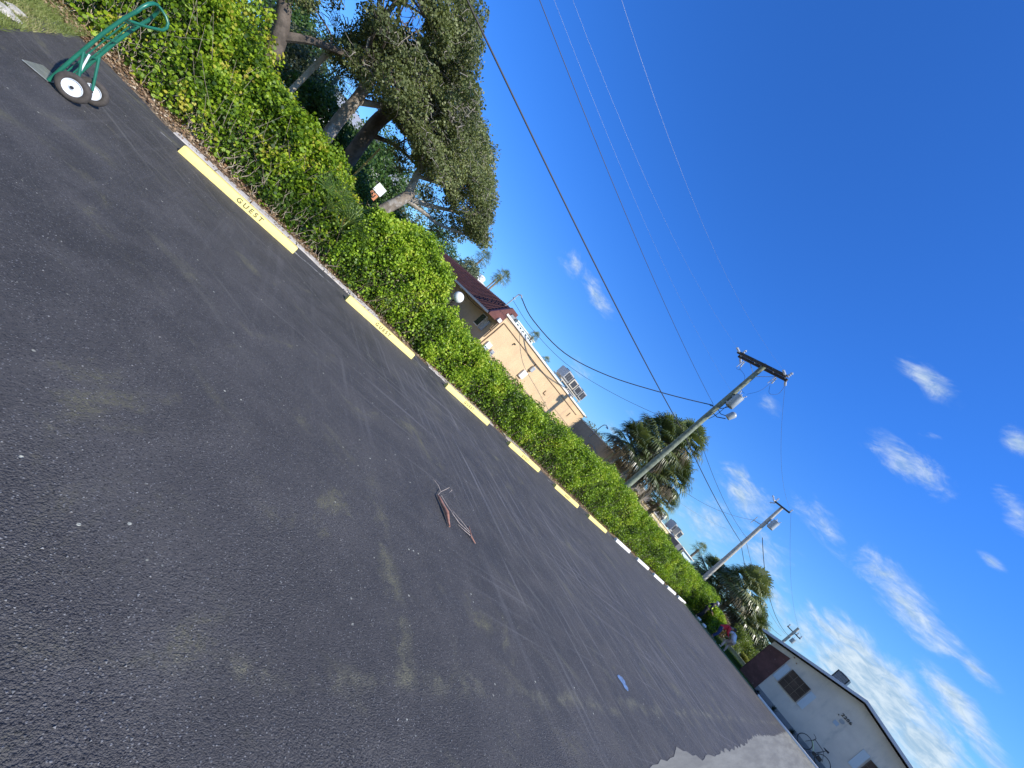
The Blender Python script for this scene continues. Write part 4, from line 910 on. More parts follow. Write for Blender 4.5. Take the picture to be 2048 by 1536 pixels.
gn = MB(); gn.tube([rel2(p) for p in ((-15.9, 20.98, 2.5), (-15.9, 20.98, 3.55), (-15.85, 20.98, 3.75), (-15.7, 20.95, 3.84), (-15.5, 20.92, 3.80))], .028, 7); gn.lathe([(.03, 0), (.09, -.05), (.10, -.1)], rel2((-15.46, 20.92, 3.81)), n=12); gn.build('gooseneck_light', M_metal, b2, True)
for y, z in ((24.6, 2.15), (27.6, 2.2), (33.0, 2.1)): MB().box(rel2((-13.84, y, z)), (.08, .22, .28), bev=.01).build('service_box', M_metal, b2)
for (x, y, z, w, d, h, m, lb) in ((-14.8, 22.6, 3.02, .5, .4, .32, M_acl, 'pale roof unit on the left corner of the low building'), (-15.1, 24.2, 2.68, .6, .5, .4, M_acl, 'pale roof unit nearest the left palm cluster'), (-14.9, 32.0, 2.68, .8, .6, .5, M_acl, 'white roof unit just right of the palms'),
                                  (-14.9, 33.3, 2.68, .6, .7, .45, M_acd, 'grey roof unit beside the white one right of the palms'), (-14.9, 34.5, 2.68, .6, .6, .4, M_acl, 'beige roof unit nearest the far end of the low building')):
    condenser(lb, x, y, z, w, d, h, m, 'units on the low roof', (1, 1))
b3 = thing('dark_building', 'dark grey-brown building rising behind the low cream one', 'building', (-22, 33, 0))
MB().box((0, 0, 1.65), (12, 9.6, 3.35)).build('wall', mat('grey_brown_wall', (.17, .15, .13), .9, var=.15), b3)
MB().box((0, 0, 3.36), (12.1, 9.7, .08)).build('roof_edge', M_trim, b3)
MB().box((7.6, 3.9, 1.3), (3.3, 2.0, 2.6)).build('corner_block', mat('slate_wall', (.13, .13, .15), .9, var=.1), b3)
b4 = thing('pale_blue_building', 'pale blue-white building with an arched shaded front far along the hedge', 'building', (-18, 42, 0))
M_pblue = mat('pale_blue_paint', (.52, .62, .66), .7, var=.06)
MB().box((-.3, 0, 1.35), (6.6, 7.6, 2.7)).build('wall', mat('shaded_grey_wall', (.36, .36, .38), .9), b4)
MB().box((3.35, 0, 2.42), (.7, 7.8, .5)).build('fascia', M_pblue, b4); MB().box((3.35, -3.6, 1.2), (.7, .5, 2.2)).build('corner_pier', M_pblue, b4); MB().box((3.45, 0, 2.72), (.9, 8.0, .09)).build('gutter', M_trim, b4)
condenser('white roof condenser on the pale blue building', -15.0, 39.6, 2.85, .8, 1.1, .75, M_acl, 'units on the far roofs', (1, 1)); condenser('dark roof fan beside the white condenser on the pale blue building', -15.3, 38.5, 2.85, .7, .6, .8, M_acd, 'units on the far roofs', (1, 1))

# far hotel block and tank
ho = thing('hotel_block', 'pale multi-storey block showing over the beige parapet', 'building', (-74, 50, 0))
M_hot = mat('pale_hotel', (.60, .68, .66), .8, var=.04)
MB().box((0, 0, 4.8), (6, 7.2, 9.7)).build('wall', M_hot, ho); MB().box((0, 0, 9.75), (6.3, 7.5, .25)).build('roof_edge', M_trim, ho); MB().prism([(-3.75, 8.5), (-3.75, 10.1), (-5.8, 10.1), (-5.8, 8.5)], -2.5, 2.0, 'X').build('stair_tower', mat('grey_cladding', (.22, .25, .27), .6), ho)
for r in range(3):
    for c in range(6):
        wd = MB().box((3.02, -2.9 + c * 1.15, 9.0 - r * 1.15), (.06, .5, .55)).build('window', M_glassd, ho)
tk = thing('roof_tank', 'small white roof structure between the distant fan palms', 'tank', (-52, 24.3, 0)); MB().box((0, 0, 3.3), (3, 4, 6.6)).build('block', mat('far_white_wall', (.62, .62, .60), .8), tk); MB().lathe([(.5, 6.6), (.55, 6.7), (.55, 7.2), (.3, 7.4)], (0, .1, 0), n=18).build('tank', M_white, tk, True)
MB().box((-8, -22, 2.2), (10, 16, 4.4)).build('x', M_hot, None) if False else None
yh = thing('yard_house', 'white house glimpsed through the tree crowns', 'building', (-44, 3.5, 0)); MB().box((0, 0, 2.3), (6, 9, 4.6)).build('wall', mat('bright_house', (.72, .72, .70), .8), yh); MB().prism([(-3.4, 4.6), (3.4, 4.6), (0, 6.2)], -4.8, 4.8, 'Y').build('roof', M_metal, yh)
for y in (-2.5, .5, 3.0): MB().box((3.02, y, 2.6), (.06, .9, 1.1)).build('window', M_glassd, yh)

# yard things seen under the trees
gw = thing('garden_wall', 'low sand-coloured wall behind the forked tree trunk', 'wall', (-18, 4.0, 0)); MB().box((0, 0, .76), (.22, 4.6, 1.62)).build('wall', mat('sand_wall', (.58, .48, .36), .9, var=.1), gw); MB().box((0, 0, 1.6), (.30, 4.7, .08)).build('coping', M_trim, gw)
car = thing('parked_car', 'grey parked car half hidden behind the palmetto and the vines', 'car', (-20.2, 2.1, 0), math.radians(0))
M_car = mat('grey_car_paint', (.20, .23, .27), .3, .2, spec=.7)
cb = MB(); prof = [(-2.0, .35), (-2.05, .8), (-1.9, 1.0), (-1.15, 1.12), (-.55, 1.58), (.75, 1.62), (1.35, 1.18), (1.95, 1.08), (2.1, .75), (2.05, .35)]
cb.prism(prof, -.86, .86, 'X'); bo = cb.build('body', M_car, car); bo.modifiers.new('b', 'BEVEL').width = .05
MB().prism([(-1.02, 1.14), (-.5, 1.5), (.7, 1.54), (1.2, 1.2)], .862, .874, 'X').build('window', M_glassd, car)
for y in (-1.3, 1.3):
    for x in (-.8, .8): MB().lathe([(.16, -.1), (.31, -.1), (.33, -.06), (.33, .06), (.31, .1), (.16, .1)], (x, y, .33), 'X', 20).build('wheel', M_rub_t, car, True)
sg = thing('yard_sign', 'small white sign above an orange-framed one on a post under the trees', 'sign', (-20.5, 3.0, 0))
MB().tube([(0, 0, 0), (0, 0, 2.5)], .025, 6).build('post', M_metal, sg); MB().box((.03, .02, 2.42), (.02, .44, .42)).build('panel', M_white, sg); fr_ = MB().box((.03, 0, 2.02), (.02, .36, .3)).build('panel', mat('orange_panel', (.55, .22, .10), .6), sg); tag(fr_, 'orange-red panel')
cl_ = MB()
for dy in (-.08, .06): cl_.box((.044, dy, 2.02), (.008, .05, .2))
cl_.build('marking', M_black, fr_)
tr_ = thing('recycling_bin', 'turquoise bin behind the palmetto by the garden wall', 'bin', (-17.6, 2.75, 0)); MB().lathe([(.2, 0), (.25, 1.35), (.27, 1.37), (.27, 1.42), (.12, 1.5)], n=18).build('drum', mat('turquoise_plastic', (.02, .35, .42), .5), tr_, True)
MB_st = MB().tube([(-15.6, 1.6, 0), (-15.6, 1.5, 1.5), (-15.6, 1.42, 3.1)], .035, 7)
tag(MB_st.build('yellow_stake', mat('yellow_stake', (.52, .38, .10), .7, var=.2), None), 'tall thin yellow stake between the dappled trunk and the sign', 'stake')

def globe_lamp(label, x, y, zc, r):
    t = thing('globe_lamp', label, 'lamp post', (x, y, 0), 0, 'white globe lamps')
    MB().lathe([(.09, 0), (.09, .05), (.045, .1), (.038, zc - r - .22), (.055, zc - r - .2), (.055, zc - r - .02), (.07, zc - r + .01)], n=16).build('post', M_black, t, True)
    g = MB(); g.lathe([(max(.001, r * math.sin(math.pi * i / 18)), zc - r * math.cos(math.pi * i / 18)) for i in range(1, 18)], n=28); g.build('globe', MATS.get('opal_globe') or mat('opal_globe', (.84, .84, .84), .3), t, True)
globe_lamp('white globe lamp on a short black post in front of the tan end wall', -10.75, 5.0, 1.76, .165)
globe_lamp('smaller far globe lamp at the foot of the forked tree', -20, 4.7, 2.42, .19)
globe_lamp('globe lamp deep under the crowns left of the thin palm stem', -24, -1.75, 4.0, .16)
ub = thing('utility_pedestal', 'stained white utility box standing up in the hedge', 'utility box', (-9.75, 6.82, 0)); MB().box((0, 0, .58), (.36, .34, 1.16), bev=.03).build('cabinet', mat('stained_white', (.68, .66, .62), .7, dirt=(.28, .26, .24, 1), dscale=9, dlo=.5, dhi=.62), ub); MB().box((0, 0, 1.17), (.40, .38, .05), bev=.015).build('lid', M_white, ub)

# ------------------------------------------------------------------ gable building 2206
g = thing('gable_building', 'pale stucco gable-fronted building numbered 2206 at the end of the lot', 'building', (.2, 38, 0))
def rg(p): return (p[0] - .2, p[1] - 38, p[2])
M_wallg = mat('white_stucco', (.64, .585, .50), .85, var=.08, scale=1.0, bump=.3, bscale=25, dirt=(.44, .43, .39, 1), dscale=1.6, dlo=.5, dhi=.8, dstretch=(1.6, 1, .4))
M_brown = mat('brown_boards', (.105, .042, .035), .75, var=.3, scale=1.8, dirt=(.20, .13, .12, 1), dscale=5, dlo=.60, dhi=.70)
M_roofg = mat('grey_roofing', (.30, .32, .36), .6, var=.1)
M_fasg = mat('grey_fascia', (.50, .53, .58), .5)
W0, W1 = -3.66, 4.35
gz = lambda x: 4.0 - .295 * abs(x - .2)
y0, y1 = 30.6, 37.2
mb = MB(); poly = [(W0, 0), (W1, 0), (W1, gz(W1) - .2), (.2, gz(.2) - .2), (W0, gz(W0) - .2)]
mb.prism([(p[0] - .2, p[1]) for p in poly], y0 - 38, y1 - 38, 'Y'); mb.build('wall', M_wallg, g)
# brown boarded bay on the left of the front
mb = MB(); mb.prism([(W0 - .2 - .004, 0), (-2.70 - .2, 0), (-2.70 - .2, 2.66), (W0 - .2 - .004, 2.36)], y0 - 38 - .05, y0 - 38 - .002, 'Y'); mb.build('boarded_bay', M_brown, g)
mb = MB(); mb.box(rg((W0 - .03, 33.9, 1.2)), (.05, 6.5, 2.36)); mb.build('side_boards', M_brown, g)
rf = MB(); th = .10; ex = .62; yf = y0 - .45
for sgn, xe in ((-1, -4.25), (1, W1 + .55)):
    a = (.2, yf, gz(.2)); b = (xe, yf, gz(xe)); rf.add([rg(a), rg(b), rg((b[0], y1, b[2])), rg((a[0], y1, a[2])), rg((a[0], yf, a[2] - th)), rg((b[0], yf, b[2] - th)), rg((b[0], y1, b[2] - th)), rg((a[0], y1, a[2] - th))], [(0, 1, 2, 3), (4, 7, 6, 5), (0, 4, 5, 1), (1, 5, 6, 2), (3, 2, 6, 7)])
roofo = rf.build('roof', M_roofg, g)
fa = MB()
for xe in (-4.27, W1 + .57):
    fa.add([rg((.2, yf - .03, gz(.2) + .03)), rg((xe, yf - .03, gz(xe) + .03)), rg((xe, yf - .03, gz(xe) - .12)), rg((.2, yf - .03, gz(.2) - .12)), rg((.2, yf, gz(.2) + .03)), rg((xe, yf, gz(xe) + .03)), rg((xe, yf, gz(xe) - .12)), rg((.2, yf, gz(.2) - .12))], [(0, 1, 2, 3), (4, 7, 6, 5), (0, 4, 5, 1), (3, 2, 6, 7), (1, 5, 6, 2)])
fa.build('fascia', M_fasg, roofo)
MB().box(rg((-4.3, 33.8, gz(-4.25) - .05)), (.1, 7.2, .12)).build('gutter', M_fasg, roofo)
M_wfr = mat('bronze_frame', (.10, .07, .05), .5); M_wgl = mat('bronze_glass', (.07, .045, .032), .5, spec=.3, var=.35, scale=2.2); M_mun = mat('tan_muntin', (.20, .15, .10), .6)
def window(x0, x1, z0, z1, nx=3, nz=3):
    f = MB(); t_ = .04
    f.box(rg(((x0 + x1) / 2, y0 - .03, z0 + t_ / 2)), (x1 - x0, .08, t_)); f.box(rg(((x0 + x1) / 2, y0 - .03, z1 - t_ / 2)), (x1 - x0, .08, t_))
    f.box(rg((x0 + t_ / 2, y0 - .03, (z0 + z1) / 2)), (t_, .076, z1 - z0 - 2 * t_)); f.box(rg((x1 - t_ / 2, y0 - .03, (z0 + z1) / 2)), (t_, .076, z1 - z0 - 2 * t_))
    fo = f.build('window', M_wfr, g)
    MB().box(rg(((x0 + x1) / 2, y0 - .012, (z0 + z1) / 2)), (x1 - x0 - .07, .02, z1 - z0 - .07)).build('glass', M_wgl, fo)
    m_ = MB()
    for i in range(1, nx): m_.box(rg((x0 + (x1 - x0) * i / nx, y0 - .03, (z0 + z1) / 2)), (.016, .02, z1 - z0 - .08))
    for i in range(1, nz): m_.box(rg(((x0 + x1) / 2, y0 - .034, z0 + (z1 - z0) * i / nz)), (x1 - x0 - .08, .02, .016))
    m_.build('glazing_bars', M_mun, fo)
window(-2.31, -1.32, 1.27, 2.35); window(1.62, 2.62, 1.2, 2.2)
M_shut = mat('pale_blue_shutter', (.50, .58, .62), .6)
for x in (-2.50, -1.12, 1.40, 2.85): MB().box(rg((x, y0 - .016, 1.78)), (.30, .03, 1.0), bev=.006).build('shutter', M_shut, g)
tag(text_mesh('house_number', '2206', .21, M_black, g, rg((.23, y0 - .02, 2.66)), (1, 0, 0), (0, 0, 1), .012, 1.12, .004), 'black metal number 2206')
MB().lathe([(.10, 0), (.10, .02)], rg((.19, y0 - .03, 2.40)), 'Y', 20).build('plaque', mat('grey_plaque', (.33, .35, .36), .6), g)
MB().box(rg((.10, y0 - .012, 2.13)), (.20, .012, .2)).build('notice', mat('blue_notice', (.38, .47, .55), .6), g)
MB().box(rg((-.05, y0 - .03, 2.52)), (.05, .05, .05), bev=.01).build('camera', M_black, g)
for x, z in ((-2.62, 2.86), (-2.4, 2.72)): MB().lathe([(.035, 0), (.035, .012)], rg((x, y0 - .014, z)), 'Y', 12).build('vent', M_pipe, g)
MB().box(rg((.3, y0 - .011, .15)), (7.9, .016, .3)).build('base_band', mat('grey_base', (.22, .23, .24), .85, var=.08), g)
MB().tube([rg((-1.45, 34, gz(-1.45))), rg((-1.45, 34, gz(-1.45) + .28))], .03, 8).build('roof_vent', M_metal, g)
ac = thing('roof_condenser', 'dark condenser standing on the roof slope of the gable building', 'air conditioner', (-1.0, 33.2, gz(-1.0) - .02), math.radians(-6)); 
MB().box((0, 0, .42), (.62, .62, .62), bev=.02).build('cabinet', M_black, ac); g_ = MB()
for i in range(9): g_.box((0, -.316, .16 + i * .06), (.5, .012, .022))
g_.build('grille', M_metal, ac); MB().lathe([(.24, 0), (.24, .04), (.05, .06)], (0, 0, .73), n=20).build('fan', M_metal, ac)
s_ = MB()
for x in (-.26, .26):
    for y in (-.26, .26): s_.box((x, y, .03), (.06, .06, .32))
s_.build('legs', M_metal, ac)
# white curb and dark apron in front
kb = MB(); kb.box((9, 28.98, .045), (22.6, .14, .11), bev=.02); tag(kb.build('white_curb', mat('white_curb_paint', (.80, .80, .78), .6, var=.05), None), 'thin white painted curb in front of the gable building', 'curb')
sheet('front_walk', [(-2.4, 29.05), (24, 29.05), (24, 30.62), (-2.7, 30.62)], .05, mat('dark_walk', (.06, .06, .06), .9, var=.2))
lk = MB(); lk.box((-5.2, 29.06, .01), (5.4, .10, .05), bev=.01); tag(lk.build('lawn_edging', mat('mossy_edging', (.34, .34, .20), .9, var=.25, scale=8), None), 'pale mossy edging between the asphalt and the lawn', 'edging')
ye = thing('yard_edging', 'pale low masonry edge along the back of the shaded lawn', 'edging', (-5.6, 38.2, 0)); M_ye = mat('mossy_masonry', (.44, .43, .28), .9, var=.2); 
MB().box((0, 0, .14), (3.0, .22, .34), bev=.02).build('masonry', M_ye, ye)

# potted tufts by the wall
M_tuft = leaf_mat('dark_blades', [(0, (.015, .02, .018)), (1, (.05, .07, .05))], .5, .2)
for (x, y, lb, sd_) in ((-1.6, 29.85, 'dark spiky plant under the window of the gable building', 91), (-.58, 29.85, 'dark spiky plant nearest the bicycle', 92), (-2.45, 29.9, 'very small dark plant beside the brown boards', 93)):
    random.seed(sd_); t = thing('spiky_plant', lb, 'plant', (x, y, .05), 0, 'spiky plants along the wall'); V, F, T = [], [], []; sc = .2 if sd_ == 93 else .36
    for i in range(44):
        a = random.uniform(0, 6.28); el = random.uniform(.25, 1.45); L = sc * random.uniform(.7, 1.15); d = Vector((math.cos(a) * math.cos(el), math.sin(a) * math.cos(el), math.sin(el))); sdv = d.cross(Vector((0, 0, 1))).normalized() * .014
        k = len(V); V += [tuple(-sdv), tuple(sdv), tuple(d * L * .6 + sdv), tuple(d * L * .6 - sdv), tuple(d * L + Vector((0, 0, -.06 * L)))]; F += [(k, k + 1, k + 2, k + 3), (k + 3, k + 2, k + 4)]; T += [random.random()] * 5
    fan_obj('blades', V, F, T, M_tuft, t)

# ------------------------------------------------------------------ bicycle
bk = thing('bicycle', 'dark bicycle with a lime-white down tube parked against the pale wall', 'bicycle', (.34, 29.95, .05), math.radians(6))
M_lime = mat('lime_paint', (.62, .72, .42), .35); M_bkf = mat('black_frame', (.02, .02, .022), .35)
def bp_(x, z, y=0): return (x, y, z)
F_ = (-.43, .31); Rw = (.43, .31); HT = (-.26, .76); HB = (-.29, .62); ST = (.20, .70); BB = (.05, .27)
for c in (F_, Rw):
    ty = MB(); pr = [(.305 + .014 * math.cos(2 * math.pi * i / 12), .014 * math.sin(2 * math.pi * i / 12)) for i in range(13)]; ty.lathe(pr, (c[0], 0, c[1]), 'Y', 36, cap=False)
    wobj = ty.build('wheel', M_rub_t, bk, True); sp = MB(); sp.lathe([(.284, -.008), (.292, -.008), (.292, .008), (.284, .008), (.284, -.008)], (c[0], 0, c[1]), 'Y', 36, cap=False); sp.build('rim', M_bkf, wobj, True)
    sk = MB()
    for i in range(20): a = math.pi * 2 * i / 20; sk.tube([(c[0] + .02 * math.cos(a + .8), .02 * (-1) ** i, c[1] + .02 * math.sin(a + .8)), (c[0] + .285 * math.cos(a), 0, c[1] + .285 * math.sin(a))], .0016, 3)
    sk.tube([(c[0], -.04, c[1]), (c[0], .04, c[1])], .018, 8); sk.build('spokes', M_steel, wobj)
f_ = MB()
for a, b, r in ((HT, ST, .015), (ST, BB, .016), (BB, Rw, .010), (ST, Rw, .009), (HT, HB, .02)): f_.tube([bp_(*a), bp_(*b)], r, 8)
f_.build('frame', M_bkf, bk, True)
dt = MB().tube([bp_(HB[0], HB[1] + .02), bp_(*BB)], .021, 10).build('down_tube', M_lime, bk, True)
MB().tube([bp_(*HB), bp_(-.36, .48), bp_(*F_)], .012, 8).build('fork', M_bkf, bk, True)
hb = MB(); hb.tube([bp_(*HT), bp_(-.27, .84), bp_(-.33, .86)], .013, 8); hb.tube([(-.40, -.2, .88), (-.34, -.12, .87), (-.32, 0, .865), (-.34, .12, .87), (-.40, .2, .88)], .012, 8); hb.build('handlebar', M_bkf, bk, True)
sd_o = MB(); sd_o.tube([bp_(*ST), bp_(.23, .80)], .012, 8); sd_o.tube([(.10, 0, .825), (.2, 0, .825), (.33, 0, .835)], [.014, .035, .055], 10); sd_o.build('saddle', M_bkf, bk, True)
ck = MB(); ck.lathe([(.085, -.004), (.085, .004)], (BB[0], -.04, BB[1]), 'Y', 24); ck.tube([(BB[0], -.05, BB[1]), (BB[0] - .12, -.06, BB[1] - .12)], .009, 6); ck.box((BB[0] - .13, -.09, BB[1] - .125), (.08, .07, .02)); ck.tube([(BB[0], .05, BB[1]), (BB[0] + .12, .06, BB[1] + .12)], .009, 6); ck.box((BB[0] + .13, .09, BB[1] + .125), (.08, .07, .02)); ck.build('crank', M_bkf, bk)
MB().box((BB[0] + .22, .0, .30), (.2, .1, .2), bev=.03).build('pannier', M_black, bk)

# ------------------------------------------------------------------ power poles
M_pole = mat('treated_wood', (.19, .215, .155), .9, var=.3, scale=7, bump=.5, bscale=18, dirt=(.10, .10, .08, 1), dscale=2.5)
M_arm = mat('dark_timber', (.055, .045, .035), .85, var=.3, scale=10)
M_can = mat('transformer_grey', (.34, .37, .38), .45, .2, var=.08); M_ins = mat('grey_porcelain', (.50, .53, .58), .25)
def insul(mb, c, d, L=.22, r=.05, n=3):
    c = Vector(c); d = Vector(d).normalized(); pts = []; rs = []
    for i in range(n * 4 + 1): pts.append(c + d * L * i / (n * 4)); rs.append(r if i % 4 in (1, 2) else r * .45)
    mb.tube(pts, rs, 9)
def can(parent, c, r, h, tilt=0):
    c = Vector(c); m = MB(); m.lathe([(r * .9, -h / 2), (r, -h / 2 + .03), (r, h / 2 - .04), (r * 1.04, h / 2 - .04), (r * 1.04, h / 2), (r * .5, h / 2 + .05)], c, n=22); o = m.build('transformer', M_can, parent, True)
    b = MB()
    for a in (.4, 2.2, 4.2): insul(b, c + Vector((r * .5 * math.cos(a), r * .5 * math.sin(a), h / 2)), (math.cos(a) * .4, math.sin(a) * .4, 1), .24, .035, 3)
    b.build('bushing', M_ins, o, True); return o
px_, py_ = -9.97, 18.0
p1 = thing('power_pole', 'nearer wooden power pole with double crossarm and grey transformer', 'power pole', (px_, py_, 0), 0, 'power poles behind the hedge')
MB().tube([(0.07, 0, 0), (.05, 0, 2.5), (.02, 0, 7), (0, 0, 11.0), (0, 0, 11.12)], [.175, .155, .135, .115, .11], 14).build('pole', M_pole, p1, True)
for y in (-.17, .17): MB().box((-.13, y, 10.98), (2.66, .10, .13), bev=.01).build('crossarm', M_arm, p1)
bb = MB(); bb.tube([(-.75, .17, 10.93), (0, .12, 10.35)], .014, 5); bb.tube([(.75, .17, 10.93), (0, .12, 10.35)], .014, 5)
for x in (-1.3, -.5, .5, 1.1): bb.tube([(x, -.24, 10.98), (x, .24, 10.98)], .012, 5)
bb.build('arm_brace', M_metal, p1)
ins = MB()
for x in (-1.38, 1.10):
    insul(ins, (x, -.22, 11.0), (0, -1, -.15), .42, .06, 4); insul(ins, (x, .22, 11.0), (0, 1, -.15), .42, .06, 4); insul(ins, (x + .05, 0, 11.05), (.1, 0, 1), .32, .07, 3)
for x in (-1.0, .75):
    insul(ins, (x, .2, 10.85), (0.1, .1, -1), .34, .05, 4); ins.tube([(x - .08, .22, 10.9), (x - .12, .26, 10.45)], .02, 6)
ins.build('insulator', M_ins, p1, True)
can(p1, (.38, 0.0, 8.68), .21, .72); mbk = MB(); mbk.box((.17, 0, 8.85), (.2, .12, .08)); mbk.box((.17, 0, 8.45), (.2, .12, .08)); mbk.build('bracket', M_metal, p1)
fl = MB(); fl.lathe([(.10, -.2), (.15, -.17), (.16, .14), (.12, .2), (.05, .24)], (.82, 0, 7.98), n=16, M=Matrix.Rotation(.35, 3, 'Y')); fl_o = fl.build('street_light', M_can, p1, True)
MB().tube([(.02, 0, 7.62), (.4, 0, 7.55), (.74, 0, 7.72)], .022, 6).build('light_arm', M_black, p1)
MB().tube([(.02, 0, 7.95), (.4, 0, 7.78), (.7, 0, 7.86)], .018, 6).build('light_arm', M_black, p1)
jm = MB()
jm.tube(smooth_path([(-1.38, .6, 10.95), (-1.2, .5, 10.5), (-.9, .3, 10.4), (-.95, .25, 10.55)]), .008, 4); jm.tube(smooth_path([(1.1, .6, 10.95), (1.2, .6, 10.4), (1.0, .4, 10.1), (.8, .25, 10.4)]), .008, 4)
jm.tube(smooth_path([(-.9, .2, 10.4), (-.3, 0.1, 10.1), (.15, 0, 9.4), (.4, 0, 9.3)]), .007, 4); jm.tube(smooth_path([(.75, .2, 10.5), (.8, 0, 9.8), (.5, 0, 9.3)]), .007, 4)
jm.tube(smooth_path([(.4, 0, 8.3), (.1, .1, 8.0), (-.1, 0, 7.9), (-.25, -.1, 7.8)]), .018, 5); jm.tube(smooth_path([(.3, 0, 8.3), (.2, .15, 7.6), (.0, .15, 7.2), (-.12, .05, 7.9)]), .014, 5)
jm.tube([(.12, .05, 0), (.13, .05, 6)], .02, 5)
jm.build('jumper', M_cable, p1)
p2x, p2y = -10.4, 38.0
p2 = thing('power_pole', 'farther pale power pole rising between the palm clusters', 'power pole', (p2x, p2y, 0), 0, 'power poles behind the hedge')
M_pole2 = mat('pale_pole', (.40, .38, .33), .9, var=.2, scale=6, bump=.3)
MB().tube([(.22, 0, 0), (.12, 0, 3), (0, 0, 8), (-.1, 0, 11.05)], [.19, .18, .15, .12], 14).build('pole', M_pole2, p2, True)
MB().box((-.1, -.14, 10.98), (1.35, .10, .13), bev=.01).build('crossarm', M_arm, p2)
ins = MB(); insul(ins, (-.7, -.14, 11.05), (0, 0, 1), .35, .07, 3); insul(ins, (.52, -.14, 11.05), (.1, 0, 1), .3, .07, 3); insul(ins, (-.75, -.2, 10.95), (-.5, -.5, .4), .5, .08, 4); insul(ins, (-.62, -.1, 10.9), (-.6, 0, -.5), .4, .07, 4); ins.build('insulator', M_ins, p2, True)
can(p2, (.45, -.05, 9.35), .26, .8); mbk = MB(); mbk.box((.15, 0, 9.5), (.3, .12, .08)); mbk.box((.15, 0, 9.15), (.3, .12, .08)); mbk.build('bracket', M_metal, p2)
mb = MB(); mb.tube([(-.05, 0, 8.75), (-.75, 0, 8.62)], .035, 6); mb.tube([(-.72, 0, 8.3), (-.72, 0, 9.05)], .03, 6); mb.build('side_bracket', M_metal, p2)
p3 = thing('power_pole', 'small distant power pole sticking up behind the roof of the gable building', 'power pole', (-8.95, 80, 0), 0, 'power poles behind the hedge')
MB().tube([(0, 0, 0), (0, 0, 8.5)], .17, 8).build('pole', M_pole2, p3); MB().box((0, 0, 7.5), (2.0, .12, .14)).build('crossarm', M_arm, p3); ins = MB()
for x in (-.9, .4, .9): insul(ins, (x, 0, 7.55), (0, 0, 1), .5, .12, 2)
ins.build('insulator', M_ins, p3); can(p3, (.6, 0, 6.5), .28, .7)

# ------------------------------------------------------------------ wires
def wire(label, a, b, sag, r, m=M_wire, cat='power line', n=36, grp='overhead wires'):
    a, b = Vector(a), Vector(b); mid = (a + b) / 2
    pts = [(a.lerp(b, i / n) - Vector((0, 0, 4 * sag * (i / n) * (1 - i / n))) - mid) for i in range(n + 1)]
    o = MB().tube(pts, r, 5).build('power_line', m, None, fix=False); o.location = mid; tag(o, label, cat, grp); return o
P0 = -20.5
wire('thin high wire ending at the left tip of the nearer crossarm', (-11.35, 17.4, 10.95), (-11.4, P0, 11.0), 2.35, .0022)
wire('thin high wire ending at the right tip of the nearer crossarm', (-8.87, 17.4, 10.95), (-8.9, P0, 11.0), 2.95, .0022)
wire('faint wire between the dashed wire and the high left one', (-10.05, 17.9, 9.0), (-10.1, P0, 9.3), 1.7, .002)
tw = wire('dark twisted wire with a dashed look running up to the nearer transformer', (-10.15, 17.9, 7.95), (-10.2, P0, 8.5), 1.0, .0085, M_cable)
wire('thick black cable hanging lowest past the big trees', (-10.15, 17.9, 5.95), (-10.2, P0, 6.9), .62, .022, M_cable, 'cable')
wire('thick black cable between the two power poles', (-10.1, 18.1, 5.92), (-10.5, 37.9, 6.5), .15, .024, M_cable, 'cable')
wire('thinner wire just above the thick cable between the poles', (-10.0, 18.1, 6.6), (-10.5, 37.9, 7.1), .35, .012, M_cable)
wire('thin high wire from the right tip of the nearer crossarm to the far pole', (-8.87, 18.6, 10.95), (-9.9, 37.9, 11.2), .6, .006)
wire('wire from the nearer palm cluster to the side bracket of the far pole', (-12.2, 20.8, 4.2), (-11.1, 37.9, 8.6), .9, .011, M_cable)
wire('second slack wire under it reaching the far pole', (-12.4, 21.0, 3.6), (-10.45, 37.9, 7.3), .8, .006)
def sw(label, pts, r):
    sp = smooth_path(pts, 6); mid = (sp[0] + sp[-1]) / 2; o = MB().tube([p - mid for p in sp], r, 6).build('service_drop', M_cable, None, fix=False); o.location = mid; tag(o, label, 'cable', 'service drops to the beige building')
sw('thick sagging service cable from the roof mast up to the nearer pole', [(-15.78, 9.48, 4.12), (-15.1, 10.4, 3.85), (-14.0, 12.3, 4.0), (-12.8, 14.3, 4.95), (-11.3, 16.4, 6.55), (-10.1, 17.9, 7.9)], .026)
sw('thin service wire below the thick one from the roof mast', [(-15.95, 9.4, 3.75), (-15.0, 10.7, 3.55), (-13.7, 12.8, 3.75), (-12.2, 15.3, 4.7), (-10.1, 17.9, 6.2)], .010)
wire('pale guy wire running from the nearer pole down to the low building, upper', (-10.0, 18.0, 5.6), (-13.78, 23.6, 2.5), .05, .010, M_metal)
wire('pale guy wire running from the nearer pole down to the low building, lower', (-10.0, 18.0, 5.0), (-13.78, 24.6, 2.3), .05, .010, M_metal)
wire('slack cable hanging from the far transformer over the palms to the distant pole', (-9.8, 38.1, 8.0), (-8.9, 79.8, 6.6), 1.1, .028, M_cable, 'cable')
wire('faint wire from the far crossarm tip to the distant pole, right', (-9.9, 38.1, 11.2), (-8.2, 79.8, 8.0), .8, .008)
wire('faint wire from the far pole to the distant pole, left', (-10.5, 38.1, 7.0), (-9.4, 79.8, 6.4), .8, .018)
wire('short thick lead just below the far pole bracket toward the palms', (-10.4, 38.1, 6.4), (-9.5, 79.8, 5.8), 1.2, .022, M_cable)

